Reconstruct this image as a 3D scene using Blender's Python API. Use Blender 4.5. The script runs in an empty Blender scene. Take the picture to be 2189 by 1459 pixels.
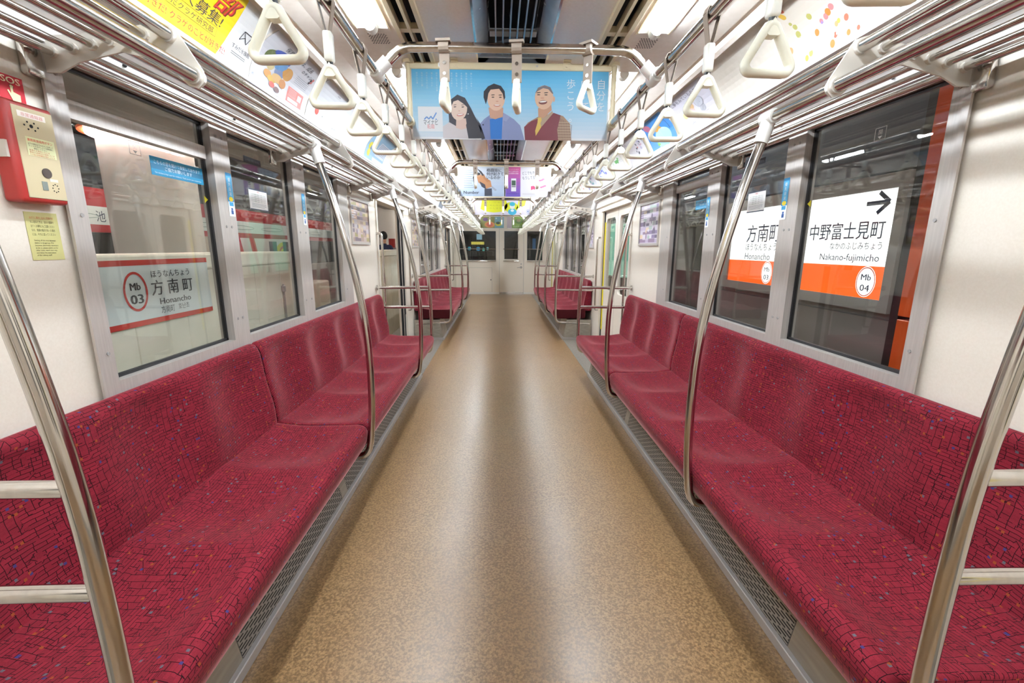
import bpy, bmesh, math, random
from mathutils import Vector, Matrix
random.seed(7)
S = bpy.context.scene
COL = S.collection
# ------------------------------------------------------------------ camera, world, exposure
cam_d = bpy.data.cameras.new('camera'); cam = bpy.data.objects.new('camera', cam_d); COL.objects.link(cam)
F_PX, PITCH, YAW, ROLL = 945.0, math.radians(11.93), math.radians(1.737), math.radians(.224)
fw = Vector((math.sin(YAW)*math.cos(PITCH), math.cos(YAW)*math.cos(PITCH), -math.sin(PITCH)))
rt = Vector((math.cos(YAW), -math.sin(YAW), 0)); up = rt.cross(fw)
r2 = rt*math.cos(ROLL)+up*math.sin(ROLL); u2 = r2.cross(fw)
M = Matrix((r2, u2, -fw)).transposed().to_4x4(); M.translation = (-.067, 0, 1.33)
cam.matrix_world = M
cam_d.sensor_width = 36; cam_d.sensor_fit = 'HORIZONTAL'; cam_d.lens = F_PX/2189*36; cam_d.clip_start = .02
S.camera = cam
W_ = bpy.data.worlds.new('world'); S.world = W_; W_.use_nodes = True
W_.node_tree.nodes['Background'].inputs[0].default_value = (.55, .55, .58, 1)
W_.node_tree.nodes['Background'].inputs[1].default_value = .06
S.view_settings.view_transform = 'Standard'; S.view_settings.look = 'None'
S.view_settings.gamma = 1; S.view_settings.use_curve_mapping = False
S.view_settings.exposure = 1.2
LAMP = 46.0          # strength of the fluorescent tubes
S.cycles.max_bounces = 10; S.cycles.diffuse_bounces = 6; S.cycles.glossy_bounces = 5
S.cycles.transparent_max_bounces = 16; S.cycles.caustics_reflective = False; S.cycles.caustics_refractive = False
S.cycles.sample_clamp_indirect = 6.0

# ------------------------------------------------------------------ materials
MATS = {}
def srgb(h):
    h = h.lstrip('#'); c = [int(h[i:i+2], 16)/255 for i in (0, 2, 4)]
    return tuple((x/12.92 if x <= .04045 else ((x+.055)/1.055)**2.4) for x in c)+(1,)
def mat(name, col='#808080', rough=.5, metal=0., spec=.5, emit=0., coat=0., sheen=0.):
    if name in MATS: return MATS[name]
    m = bpy.data.materials.new(name); m.use_nodes = True
    b = m.node_tree.nodes['Principled BSDF']
    c = srgb(col) if isinstance(col, str) else tuple(col)+(1,)
    b.inputs['Base Color'].default_value = c; b.inputs['Roughness'].default_value = rough
    b.inputs['Metallic'].default_value = metal; b.inputs['Specular IOR Level'].default_value = spec
    if emit: b.inputs['Emission Color'].default_value = c; b.inputs['Emission Strength'].default_value = emit
    if coat: b.inputs['Coat Weight'].default_value = coat; b.inputs['Coat Roughness'].default_value = .08
    if sheen: b.inputs['Sheen Weight'].default_value = sheen
    MATS[name] = m; return m
def N(m, t, **kw):
    n = m.node_tree.nodes.new(t)
    for k, v in kw.items(): setattr(n, k, v)
    return n
def L(m, a, b): m.node_tree.links.new(a, b)
def bsdf(m): return m.node_tree.nodes['Principled BSDF']
def math_(m, op, a, b=None, c=None):
    n = N(m, 'ShaderNodeMath', operation=op)
    for i, v in enumerate((a, b, c)):
        if v is None: continue
        if hasattr(v, 'links') or hasattr(v, 'is_output'): L(m, v, n.inputs[i])
        else: n.inputs[i].default_value = v
    return n.outputs[0]
def mixc(m, fac, a, b):
    n = N(m, 'ShaderNodeMix', data_type='RGBA')
    for i, v in ((0, fac), (6, a), (7, b)):
        if hasattr(v, 'is_output'): L(m, v, n.inputs[i])
        else: n.inputs[i].default_value = v
    return n.outputs[2]
def noisy(name, c1, c2, scale, rough=.5, rough2=None, spec=.5, metal=0., stretch=(1, 1, 1), coat=0., bump=0., detail=4):
    if name in MATS: return MATS[name]
    m = mat(name, c1, rough, metal, spec, coat=coat)
    tc = N(m, 'ShaderNodeTexCoord'); mp = N(m, 'ShaderNodeMapping'); mp.inputs['Scale'].default_value = stretch
    nz = N(m, 'ShaderNodeTexNoise'); nz.inputs['Scale'].default_value = scale; nz.inputs['Detail'].default_value = detail
    L(m, tc.outputs['Object'], mp.inputs[0]); L(m, mp.outputs[0], nz.inputs['Vector'])
    cr = N(m, 'ShaderNodeMapRange'); cr.inputs[1].default_value = .35; cr.inputs[2].default_value = .65
    L(m, nz.outputs[0], cr.inputs[0])
    L(m, mixc(m, cr.outputs[0], srgb(c1), srgb(c2)), bsdf(m).inputs['Base Color'])
    if rough2 is not None:
        mr = N(m, 'ShaderNodeMapRange'); mr.inputs[3].default_value = rough; mr.inputs[4].default_value = rough2
        L(m, nz.outputs[0], mr.inputs[0]); L(m, mr.outputs[0], bsdf(m).inputs['Roughness'])
    if bump:
        bp = N(m, 'ShaderNodeBump'); bp.inputs['Strength'].default_value = bump; bp.inputs['Distance'].default_value = .01
        L(m, nz.outputs[0], bp.inputs['Height']); L(m, bp.outputs[0], bsdf(m).inputs['Normal'])
    return m
M_WALL = noisy('cream_panel', '#e3dacd', '#dfd5c7', 160, .34, .42)
M_CEIL = noisy('pinkish_laminate', '#e2d8cd', '#ddd2c6', 30, .2, .3)
M_CEILG = noisy('grey_laminate', '#efeae6', '#ebe5e0', 90, .14, .2)
M_COVE = noisy('cove_panel', '#cbc3b8', '#c6beb2', 40, .28, .36)
M_WHITE = mat('white_panel', '#f6f3ee', .35)
M_BEIGE = mat('beige_metal', '#cdbf9f', .35)
M_CHROME = noisy('stainless_tube', '#cfcac4', '#c4beb8', 6, .10, .16, metal=1., stretch=(8, 8, .3))
M_BRUSH = noisy('brushed_aluminium', '#c2bbb5', '#b8b1ab', 25, .34, .44, metal=.35, stretch=(6, 6, .4))
M_PLATE = mat('grey_bracket_paint', '#cfc8be', .4)
M_CAST = mat('cast_joint', '#dedbd6', .38, .25)
M_RUB = mat('black_rubber', '#17171a', .5)
M_DARK = mat('dark_void', '#0b0b0d', .8)
M_RING = noisy('cream_plastic', '#f1eedd', '#ece9d6', 12, .28, .34)
M_SLEEVE = mat('white_sleeve', '#f0efe6', .22)
M_STRAP = mat('taupe_webbing', '#8c7d70', .6)
M_REFL = mat('white_reflector', '#d8d6d0', .4)
M_TUBE = mat('lit_tube', (.90, 1., 1.10), .4, emit=LAMP)
M_REDBOX = mat('red_paint', '#a5302c', .38)
M_YELLOW = mat('yellow_tape', '#e9d60a', .5)
M_STEEL = noisy('stainless_panel', '#a8a196', '#9a9388', 14, .36, .46, metal=.7, stretch=(1, .3, 3))
M_PSD = noisy('platform_barrier_paint', '#e6dfd0', '#e0d9c9', 8, .32, .4)
M_PLATF = noisy('platform_tile', '#8f8b84', '#85817a', 20, .5, .6)
M_TUNNEL = noisy('tunnel_wall', '#6d6764', '#625d5b', 7, .45, .6)
M_GREY = mat('grey_paint', '#9d9996', .45)

m = mat('clear_glass'); MATS['clear_glass'] = m          # thin pane: straight through plus mirror reflection
nt = m.node_tree; nt.nodes.remove(bsdf(m)); out = nt.nodes['Material Output']
tr = N(m, 'ShaderNodeBsdfTransparent'); tr.inputs[0].default_value = (.93, .95, .94, 1)
gl = N(m, 'ShaderNodeBsdfGlossy'); gl.inputs['Roughness'].default_value = .01
fr = N(m, 'ShaderNodeLayerWeight'); fr.inputs[0].default_value = .5
mx = N(m, 'ShaderNodeMixShader'); L(m, math_(m, 'MULTIPLY_ADD', math_(m, 'POWER', fr.outputs['Facing'], 4.0), .9, .05), mx.inputs[0])
L(m, tr.outputs[0], mx.inputs[1]); L(m, gl.outputs[0], mx.inputs[2]); L(m, mx.outputs[0], out.inputs[0])
M_GLASS = m
# floor: mottled tan vinyl
m = mat('tan_vinyl', '#b09070', .3, spec=1.0); M_FLOOR = m
tc = N(m, 'ShaderNodeTexCoord')
n1 = N(m, 'ShaderNodeTexNoise'); n1.inputs['Scale'].default_value = 105; n1.inputs['Detail'].default_value = 6; n1.inputs['Roughness'].default_value = .62
n2 = N(m, 'ShaderNodeTexNoise'); n2.inputs['Scale'].default_value = 260; n2.inputs['Detail'].default_value = 2
n3 = N(m, 'ShaderNodeTexNoise'); n3.inputs['Scale'].default_value = 1.6; n3.inputs['Detail'].default_value = 5
for n in (n1, n2, n3): L(m, tc.outputs['Object'], n.inputs['Vector'])
ra = N(m, 'ShaderNodeMapRange'); ra.inputs[1].default_value = .42; ra.inputs[2].default_value = .58; L(m, n1.outputs[0], ra.inputs[0])
rb = N(m, 'ShaderNodeMapRange'); rb.inputs[1].default_value = .35; rb.inputs[2].default_value = .7; L(m, n2.outputs[0], rb.inputs[0])
c = mixc(m, ra.outputs[0], srgb('#a08059'), srgb('#745839'))
c = mixc(m, math_(m, 'MULTIPLY', rb.outputs[0], .45), c, srgb('#593f24'))
L(m, c, bsdf(m).inputs['Base Color'])
rr = N(m, 'ShaderNodeMapRange'); rr.inputs[3].default_value = .25; rr.inputs[4].default_value = .36; L(m, n3.outputs[0], rr.inputs[0])
L(m, rr.outputs[0], bsdf(m).inputs['Roughness'])
M_FLOORG = noisy('grey_door_mat', '#77716a', '#6c665f', 60, .4, .5)

# moquette: crimson with a broken black line pattern and coloured flecks, mapped along the cushion
m = mat('crimson_moquette', '#7c1a2c', .85, spec=.15, sheen=.4); M_FAB = m
bsdf(m).inputs['Sheen Tint'].default_value = (1, .5, .5, 1); bsdf(m).inputs['Sheen Roughness'].default_value = .3
tc = N(m, 'ShaderNodeTexCoord')
wz = N(m, 'ShaderNodeTexNoise'); wz.inputs['Scale'].default_value = 26; wz.inputs['Detail'].default_value = 1
L(m, tc.outputs['UV'], wz.inputs['Vector'])
vm = N(m, 'ShaderNodeVectorMath', operation='SUBTRACT'); vm.inputs[1].default_value = (.5, .5, .5); L(m, wz.outputs['Color'], vm.inputs[0])
vs = N(m, 'ShaderNodeVectorMath', operation='SCALE'); vs.inputs['Scale'].default_value = .006; L(m, vm.outputs[0], vs.inputs[0])
va = N(m, 'ShaderNodeVectorMath', operation='ADD'); L(m, tc.outputs['UV'], va.inputs[0]); L(m, vs.outputs[0], va.inputs[1])
def brick(w, h, mo, rot, off):
    mp = N(m, 'ShaderNodeMapping'); mp.inputs['Rotation'].default_value = (0, 0, rot); mp.inputs['Location'].default_value = (off, off*.7, 0)
    L(m, va.outputs[0], mp.inputs[0])
    b = N(m, 'ShaderNodeTexBrick'); b.offset = .37; b.squash = .6; b.squash_frequency = 3
    b.inputs['Scale'].default_value = 1; b.inputs['Brick Width'].default_value = w; b.inputs['Row Height'].default_value = h
    b.inputs['Mortar Size'].default_value = mo; b.inputs['Mortar Smooth'].default_value = .2
    b.inputs['Color1'].default_value = (0, 0, 0, 1); b.inputs['Color2'].default_value = (1, 1, 1, 1)
    L(m, mp.outputs[0], b.inputs['Vector']); return b
b1 = brick(.047, .0108, .00085, 0, 0); b2 = brick(.050, .021, .0009, 1.5708, .3); b3 = brick(.09, .030, .0009, -.62, .7)
pm = N(m, 'ShaderNodeTexNoise'); pm.inputs['Scale'].default_value = 14; L(m, tc.outputs['UV'], pm.inputs['Vector'])
gate = math_(m, 'GREATER_THAN', pm.outputs[0], .43)
gate2 = math_(m, 'LESS_THAN', pm.outputs[0], .50)
pm2 = N(m, 'ShaderNodeTexNoise'); pm2.inputs['Scale'].default_value = 31; L(m, tc.outputs['UV'], pm2.inputs['Vector'])
gate3 = math_(m, 'GREATER_THAN', pm2.outputs[0], .57)
gate = math_(m, 'MULTIPLY', gate, math_(m, 'LESS_THAN', pm2.outputs[0], .60))
line = math_(m, 'MAXIMUM', math_(m, 'MAXIMUM', math_(m, 'MULTIPLY', b1.outputs['Fac'], gate), math_(m, 'MULTIPLY', b2.outputs['Fac'], gate2)), math_(m, 'MULTIPLY', b3.outputs['Fac'], gate3))
fz = N(m, 'ShaderNodeTexNoise'); fz.inputs['Scale'].default_value = 420; L(m, tc.outputs['UV'], fz.inputs['Vector'])
c = mixc(m, b1.outputs['Color'], srgb('#5d0c19'), srgb('#721423'))
c = mixc(m, math_(m, 'MULTIPLY', fz.outputs[0], .42), c, srgb('#9a3443'))
c = mixc(m, math_(m, 'MULTIPLY', line, .95), c, srgb('#16050a'))
vo = N(m, 'ShaderNodeTexVoronoi', distance='CHEBYCHEV'); vo.inputs['Scale'].default_value = 75; vo.inputs['Randomness'].default_value = .8
L(m, tc.outputs['UV'], vo.inputs['Vector'])
sp = N(m, 'ShaderNodeSeparateColor'); L(m, vo.outputs['Color'], sp.inputs[0])
near = math_(m, 'LESS_THAN', vo.outputs['Distance'], .27)
c = mixc(m, math_(m, 'MULTIPLY', math_(m, 'GREATER_THAN', sp.outputs[0], .94), near), c, srgb('#54565e'))
c = mixc(m, math_(m, 'MULTIPLY', math_(m, 'LESS_THAN', sp.outputs[0], .075), near), c, srgb('#84401f'))
c = mixc(m, math_(m, 'MULTIPLY', math_(m, 'GREATER_THAN', sp.outputs[1], .965), near), c, srgb('#3a3264'))
L(m, c, bsdf(m).inputs['Base Color'])
M_FABD = mat('dark_crimson_side', '#40070f', .8, spec=.2)

# slotted heater panel: the slots are part of the sheet's own finish
m = mat('slotted_panel', '#99928a', .42, metal=.6); M_SLOT = m
tc = N(m, 'ShaderNodeTexCoord'); sx = N(m, 'ShaderNodeSeparateXYZ'); L(m, tc.outputs['UV'], sx.inputs[0])
row = math_(m, 'DIVIDE', sx.outputs[1], .0108); fv = math_(m, 'FRACT', row); ri = math_(m, 'FLOOR', row)
uu = math_(m, 'ADD', math_(m, 'DIVIDE', sx.outputs[0], .056), math_(m, 'MULTIPLY', ri, .37)); fu = math_(m, 'FRACT', uu)
a = math_(m, 'LESS_THAN', math_(m, 'ABSOLUTE', math_(m, 'SUBTRACT', fv, .5)), .21)
b = math_(m, 'LESS_THAN', math_(m, 'ABSOLUTE', math_(m, 'SUBTRACT', fu, .5)), .40)
slot = math_(m, 'MULTIPLY', a, b)
L(m, mixc(m, slot, srgb('#99928a'), srgb('#060606')), bsdf(m).inputs['Base Color'])
L(m, math_(m, 'MULTIPLY', math_(m, 'SUBTRACT', 1.0, slot), .6), bsdf(m).inputs['Metallic'])
L(m, math_(m, 'ADD', math_(m, 'MULTIPLY', slot, .5), .42), bsdf(m).inputs['Roughness'])

def ink(h, emit=0.):
    return mat(('lit_' if emit else 'ink_')+h.lstrip('#')+(str(emit) if emit else ''), h, .42 if not emit else .3, emit=emit)

def dimmed_ink(h):
    """poster ink, every colour dimmed to offset the overexposing light near the lamps"""
    c = [int(h[i:i+2], 16) for i in (1, 3, 5)]
    return mat('paper_'+h.lstrip('#'), '#%02x%02x%02x' % tuple(round(v*.76) for v in c), .55)

# ------------------------------------------------------------------ helpers
def wloc(o):
    v = Vector((0, 0, 0))
    while o is not None: v += o.location; o = o.parent
    return v
def ordinal(n):
    w = ['', 'first', 'second', 'third', 'fourth', 'fifth', 'sixth', 'seventh', 'eighth', 'ninth', 'tenth', 'eleventh', 'twelfth']
    if n < len(w): return w[n]
    return f"{n}{'th' if 10 <= n % 100 <= 20 else {1:'st',2:'nd',3:'rd'}.get(n % 10, 'th')}"
def tag(o, label=None, cat=None, group=None, kind=None):
    if label: o['label'] = label
    if cat: o['category'] = cat
    if group: o['group'] = group
    if kind: o['kind'] = kind
    return o
def thing(name, label, cat, loc, group=None):
    o = bpy.data.objects.new(name, None); COL.objects.link(o); o.location = loc; o.empty_display_size = .05
    return tag(o, label, cat, group)
def obj(name, bm, mats, parent=None, smooth=False, angle=40):
    """one mesh object built in world coordinates; origin at its parent, or at its own base when top-level"""
    me = bpy.data.meshes.new(name)
    if parent is None:
        vs = [v.co for v in bm.verts]
        lo = Vector((min(v[i] for v in vs) for i in range(3))); hi = Vector((max(v[i] for v in vs) for i in range(3)))
        og = Vector(((lo.x+hi.x)/2, (lo.y+hi.y)/2, lo.z))
    else: og = wloc(parent)
    bmesh.ops.translate(bm, verts=bm.verts, vec=-og)
    bmesh.ops.recalc_face_normals(bm, faces=bm.faces)
    bm.to_mesh(me); bm.free()
    for k in (mats if isinstance(mats, (list, tuple)) else [mats]): me.materials.append(k)
    o = bpy.data.objects.new(name, me); COL.objects.link(o)
    if parent is None: o.location = og
    else: o.parent = parent
    if smooth:
        for p in me.polygons: p.use_smooth = True
        if angle < 180: me.set_sharp_from_angle(angle=math.radians(angle))
    return o
def B(): return bmesh.new()
def box(bm, a, b, mi=0):
    x0, y0, z0 = (min(a[i], b[i]) for i in range(3)); x1, y1, z1 = (max(a[i], b[i]) for i in range(3))
    v = [bm.verts.new(p) for p in ((x0,y0,z0),(x1,y0,z0),(x1,y1,z0),(x0,y1,z0),(x0,y0,z1),(x1,y0,z1),(x1,y1,z1),(x0,y1,z1))]
    for f in ((0,3,2,1),(4,5,6,7),(0,1,5,4),(1,2,6,5),(2,3,7,6),(3,0,4,7)):
        fc = bm.faces.new([v[i] for i in f]); fc.material_index = mi
    return v
def rbox(bm, a, b, r, seg=2):
    v = box(bm, a, b)
    es = {e for q in v for e in q.link_edges}
    bmesh.ops.bevel(bm, geom=list(es), offset=r, segments=seg, affect='EDGES', profile=.5)
def tube(bm, pts, r, seg=12, closed=False, cap=True, r2=None, upv=None):
    pts = [Vector(p) for p in pts]; n = len(pts); rings = []
    t0 = (pts[1]-pts[0]).normalized()
    nv = Vector(upv) if upv else (Vector((0, 0, 1)) if abs(t0.z) < .9 else Vector((1, 0, 0)))
    for i, p in enumerate(pts):
        if closed: t = (pts[(i+1) % n]-pts[i-1]).normalized()
        else: t = (pts[min(i+1, n-1)]-pts[max(i-1, 0)]).normalized()
        nv = (nv-t*nv.dot(t)).normalized(); bv = t.cross(nv)
        rr = r(i) if callable(r) else r; rb = rr if r2 is None else (r2(i) if callable(r2) else r2)
        rings.append([bm.verts.new(p+nv*rr*math.cos(2*math.pi*k/seg)+bv*rb*math.sin(2*math.pi*k/seg)) for k in range(seg)])
    m_ = n if closed else n-1
    for i in range(m_):
        A, C = rings[i], rings[(i+1) % n]
        for k in range(seg): bm.faces.new((A[k], A[(k+1) % seg], C[(k+1) % seg], C[k]))
    if cap and not closed: bm.faces.new(rings[0][::-1]); bm.faces.new(rings[-1])
def arc(cx, cz, r, a0, a1, n):
    return [(cx+r*math.cos(math.radians(a0+(a1-a0)*i/n)), cz+r*math.sin(math.radians(a0+(a1-a0)*i/n))) for i in range(n+1)]
def smoothpts(pts, it=2):
    pts = [Vector(p) for p in pts]
    for _ in range(it):
        q = [pts[0]]
        for a, b in zip(pts, pts[1:]): q += [a*.75+b*.25, a*.25+b*.75]
        q.append(pts[-1]); pts = q
    return pts
def prism(bm, poly, ax, c0, c1, mi=0):
    """2D polygon extruded along axis ax (0,1,2); polygon in the two other axes, in order"""
    def P(p, c):
        l = list(p); l.insert(ax, c); return l
    A = [bm.verts.new(P(p, c0)) for p in poly]; C = [bm.verts.new(P(p, c1)) for p in poly]
    bm.faces.new(A[::-1]).material_index = mi; bm.faces.new(C).material_index = mi
    n = len(poly)
    for i in range(n): bm.faces.new((A[i], A[(i+1) % n], C[(i+1) % n], C[i])).material_index = mi
def strip(bm, prof, y0, y1, sgn=1, mi=0):
    A = [bm.verts.new((sgn*x, y0, z)) for x, z in prof]; C = [bm.verts.new((sgn*x, y1, z)) for x, z in prof]
    for i in range(len(prof)-1): bm.faces.new((A[i], A[i+1], C[i+1], C[i])).material_index = mi
def copy_tree(o, parent=None):
    c = o.copy(); COL.objects.link(c); c.parent = parent
    for ch in list(o.children): copy_tree(ch, c)
    return c

_TX = {}
def text_geo(s):
    if s in _TX: return _TX[s]
    cu = bpy.data.curves.new('t', 'FONT'); cu.body = s; cu.size = 1; cu.resolution_u = 2
    o = bpy.data.objects.new('t', cu); COL.objects.link(o)
    me = bpy.data.meshes.new_from_object(o.evaluated_get(bpy.context.evaluated_depsgraph_get()))
    v = [(p.co.x, p.co.y) for p in me.vertices]; f = [tuple(p.vertices) for p in me.polygons]
    bpy.data.objects.remove(o); bpy.data.curves.remove(cu); bpy.data.meshes.remove(me)
    _TX[s] = (v, f); return _TX[s]
class Art:
    """printed artwork: flat coloured shapes laid on a surface given by fn(u, v, height)"""
    def __init__(s, fn, emit=0., paper=None): s.fn = fn; s.paper = paper; s.bm = bmesh.new(); s.mi = {}; s.emit = emit; s.n = 0
    def col(s, h, emit=None):
        e = s.emit if emit is None else emit
        k = (h, e)
        if k not in s.mi: s.mi[k] = len(s.mi)
        return s.mi[k]
    def face(s, pts, h, lay, emit=None):
        v = [s.bm.verts.new(s.fn(p[0], p[1], lay*.00045)) for p in pts]
        try: s.bm.faces.new(v).material_index = s.col(h, emit)
        except ValueError: pass
    def poly(s, pts, h, lay=1): s.face(pts, h, lay)
    def rect(s, u0, v0, u1, v1, h, lay=1, n=1, emit=None):
        for i in range(n):
            a = v0+(v1-v0)*i/n; b = v0+(v1-v0)*(i+1)/n
            s.face([(u0, a), (u1, a), (u1, b), (u0, b)], h, lay, emit)
    def grad(s, u0, v0, u1, v1, h0, h1, lay=1, n=10, horiz=False):
        a0 = [int(h0[i:i+2], 16) for i in (1, 3, 5)]; a1 = [int(h1[i:i+2], 16) for i in (1, 3, 5)]
        for i in range(n):
            t = i/(n-1); h = '#%02x%02x%02x' % tuple(round(p+(q-p)*t) for p, q in zip(a0, a1))
            if horiz: s.rect(u0+(u1-u0)*i/n, v0, u0+(u1-u0)*(i+1)/n, v1, h, lay)
            else: s.rect(u0, v0+(v1-v0)*i/n, u1, v0+(v1-v0)*(i+1)/n, h, lay)
    def ell(s, u, v, a, b, h, lay=1, n=20, rot=0., emit=None):
        c, d = math.cos(rot), math.sin(rot)
        s.face([(u+a*math.cos(t)*c-b*math.sin(t)*d, v+a*math.cos(t)*d+b*math.sin(t)*c) for t in [2*math.pi*i/n for i in range(n)]], h, lay, emit)
    def ring(s, u, v, a, b, w, h, lay=1, n=28):
        for i in range(n):
            t0, t1 = 2*math.pi*i/n, 2*math.pi*(i+1)/n
            s.face([(u+a*math.cos(t0), v+b*math.sin(t0)), (u+a*math.cos(t1), v+b*math.sin(t1)),
                    (u+(a-w)*math.cos(t1), v+(b-w)*math.sin(t1)), (u+(a-w)*math.cos(t0), v+(b-w)*math.sin(t0))], h, lay)
    def line(s, pts, w, h, lay=1):
        for a, b in zip(pts, pts[1:]):
            d = Vector((b[0]-a[0], b[1]-a[1])); 
            if d.length == 0: continue
            p = Vector((-d.y, d.x)).normalized()*w/2
            s.face([(a[0]+p.x, a[1]+p.y), (a[0]-p.x, a[1]-p.y), (b[0]-p.x, b[1]-p.y), (b[0]+p.x, b[1]+p.y)], h, lay)
    def text(s, t, u, v, size, h, lay=2, al='L', width=None, wx=1., rot=0., bold=0.):
        vs, fs = text_geo(t)
        if not vs: return
        x0 = min(p[0] for p in vs); x1 = max(p[0] for p in vs)
        k = size*wx if width is None else width/(x1-x0)
        off = {'L': 0, 'C': -(x1-x0)*k/2, 'R': -(x1-x0)*k}[al]; c, d = math.cos(rot), math.sin(rot)
        for du in ((0,) if not bold else (-bold, bold)):
            nv = []
            for p in vs:
                a = (p[0]-x0)*k+off+du; b = p[1]*size
                nv.append(s.bm.verts.new(s.fn(u+a*c-b*d, v+a*d+b*c, (lay+(.3 if du > 0 else 0))*.00045)))
            ci = s.col(h)
            for f in fs:
                try: s.bm.faces.new([nv[i] for i in f]).material_index = ci
                except ValueError: pass
    def vtext(s, t, u, v, size, h, lay=2, pitch=1.08):
        for i, ch in enumerate(t):
            if ch != ' ': s.text(ch, u, v-size*pitch*(i+1), size, h, lay, 'C')
    def build(s, name, parent=None):
        ks = sorted(s.mi, key=lambda k: s.mi[k])
        return obj(name, s.bm, [ink(h, e) if not s.paper else dimmed_ink(h) for h, e in ks], parent)

STRUCT_N = {'window': 0, 'door': 0, 'trim': 0}
def struct(name, bm, mats, **k): return tag(obj(name, bm, mats, **k), kind='structure')

# ------------------------------------------------------------------ car geometry (metres, x across, y along, z up)
WX = 1.31; DY = 5.74; Y0, YB = -3.2, 13.05
LAMPS = [(.88+1.62*k, 2.08+1.62*k) for k in range(-2, 7)]
BACKSTART = -3.2
# floor
bm = B(); box(bm, (-1.42, Y0, -.06), (1.42, YB, 0)); struct('floor', bm, M_FLOOR)
STRUCT_N['trim'] = 1
for k in (-1, 0, 1):
    for s in (-1, 1):
        bm = B(); box(bm, (s*.885, 4.54+DY*k, 0.0005), (s*1.41, (6.52 if k < 1 else 7.2)+DY*k, .003)); struct(f"trim_{STRUCT_N['trim']}", bm, M_FLOORG); STRUCT_N['trim'] += 1
# ceiling profile (half, mirrored)
COVE = [(.94, 2.175), (.968, 2.161), (.99, 2.147), (1.012, 2.130), (1.03, 2.112), (1.044, 2.094), (1.055, 2.075), (1.070, 2.04), (1.08, 2.005)]
PROF_OUT = [(.655, 2.22), (.72, 2.219), (.80, 2.213), (.868, 2.200), (.878, 2.206), (.888, 2.200), (.893, 2.178), (.912, 2.168), (.920, 2.186)]+COVE+[(1.072, 1.997), (1.078, 1.988), (1.14, 1.985), (1.20, 1.966), (1.245, 1.925), (1.277, 1.872), (1.277, 1.864), (1.34, 1.862)]
bm = B()
for s in (-1, 1):
    strip(bm, PROF_OUT[:9], Y0, YB, s, 0); strip(bm, PROF_OUT[8:18], Y0, YB, s, 1); strip(bm, PROF_OUT[17:], Y0, YB, s, 2)
    strip(bm, [(.49, 2.222), (.52, 2.22)], Y0, YB, s, 0); strip(bm, [(.165, 2.225), (.375, 2.225)], Y0, YB, s, 3)
    ys = [Y0]+[q for l in LAMPS for q in l]+[YB]; ys[1] = max(ys[1], Y0)
    for a, b in zip(ys[0::2], ys[1::2]):
        if b > a: strip(bm, [(.52, 2.22), (.655, 2.22)], a, b, s, 0)
    box(bm, (s*.36, Y0, 2.33), (s*1.45, YB, 2.36), 0)
struct('ceiling', bm, [M_CEIL, M_COVE, M_WHITE, M_CEILG])

# side walls with window and door openings
OPEN = {}
for s, nm in ((-1, 'wall_left'), (1, 'wall_right')):
    bm = B(); x0, x1 = s*WX, s*(WX+.10)
    wins = [(1.36+DY*k, 3.79+DY*k) for k in (-1, 0, 1)]; doors = [(4.69+DY*k, 5.97+DY*k) for k in (-1, 0, 1)]
    ev = sorted([(a, b, 'w') for a, b in wins if b > Y0]+[(a, b, 'd') for a, b in doors])
    y = Y0
    for a, b, t in ev:
        a = max(a, Y0)
        if a > y: box(bm, (x0, y, 0), (x1, a, 1.90))
        if t == 'w': box(bm, (x0, a, 0), (x1, b, .86)); box(bm, (x0, a, 1.872), (x1, b, 1.90))
        else: box(bm, (x0, a, 1.80), (x1, b, 1.90))
        y = b
    box(bm, (x0, y, 0), (x1, YB, 1.90))
    box(bm, (x1, Y0, 1.90), (x1+s*.03, YB, 2.36))
    struct(nm, bm, M_WALL)
bm = B(); box(bm, (-1.42, Y0-.06, -.06), (1.42, Y0, 2.36)); struct('wall_front', bm, M_WALL)

# windows: aluminium frame, three panes
def window(s, k):
    STRUCT_N['window'] += 1; d = DY*k
    bm = B(); xi, xo = s*(WX-.014), s*(WX+.05)
    for a, b in ((1.36, 1.412), (2.06, 2.185), (2.82, 2.985), (3.58, 3.79)): box(bm, (xi, a+d, .905), (xo, b+d, 1.872))
    box(bm, (xi, 1.36+d, .852), (xo, 3.79+d, .905)); box(bm, (xi, 1.36+d, 1.846), (xo, 3.79+d, 1.872))
    box(bm, (s*(WX-.022), 1.345+d, .86), (xi, 1.366+d, 1.86)); 
    o = struct(f"window_{STRUCT_N['window']}", bm, M_BRUSH)
    for j, (a, b) in enumerate(((1.412, 2.06), (2.185, 2.82), (2.985, 3.58))):
        bm = B(); w = .011
        for q in (((a, .905), (a+w, 1.846)), ((b-w, .905), (b, 1.846)), ((a, .905), (b, .916)), ((a, 1.835), (b, 1.846))):
            box(bm, (s*(WX+.018), q[0][0]+d, q[0][1]), (s*(WX+.032), q[1][0]+d, q[1][1]))
        obj('gasket', bm, M_RUB, o)
        bm = B(); box(bm, (s*(WX+.022), a+.004+d, .91), (s*(WX+.026), b-.004+d, 1.84)); obj('pane', bm, M_GLASS, o)
        if (s, j) == (-1, 0) or (s, j) == (1, 2):
            z = 1.722 if s < 0 else 1.775
            bm = B(); box(bm, (s*(WX+.006), a+.011+d, z-.026), (s*(WX+.04), b-.011+d, z+.026)); obj('sash_bar', bm, M_BRUSH, o)
    bm = B()
    for y in (1.39, 2.10, 2.14, 2.86, 2.94, 3.64):
        for z in (1.0, 1.42, 1.80):
            tube(bm, [(s*(WX-.0165), y+d, z), (s*(WX-.013), y+d, z)], .006, 8)
    obj('screws', bm, M_GREY, o)
    return o
for s in (-1, 1):
    for k in (-1, 0, 1): window(s, k)

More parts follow.
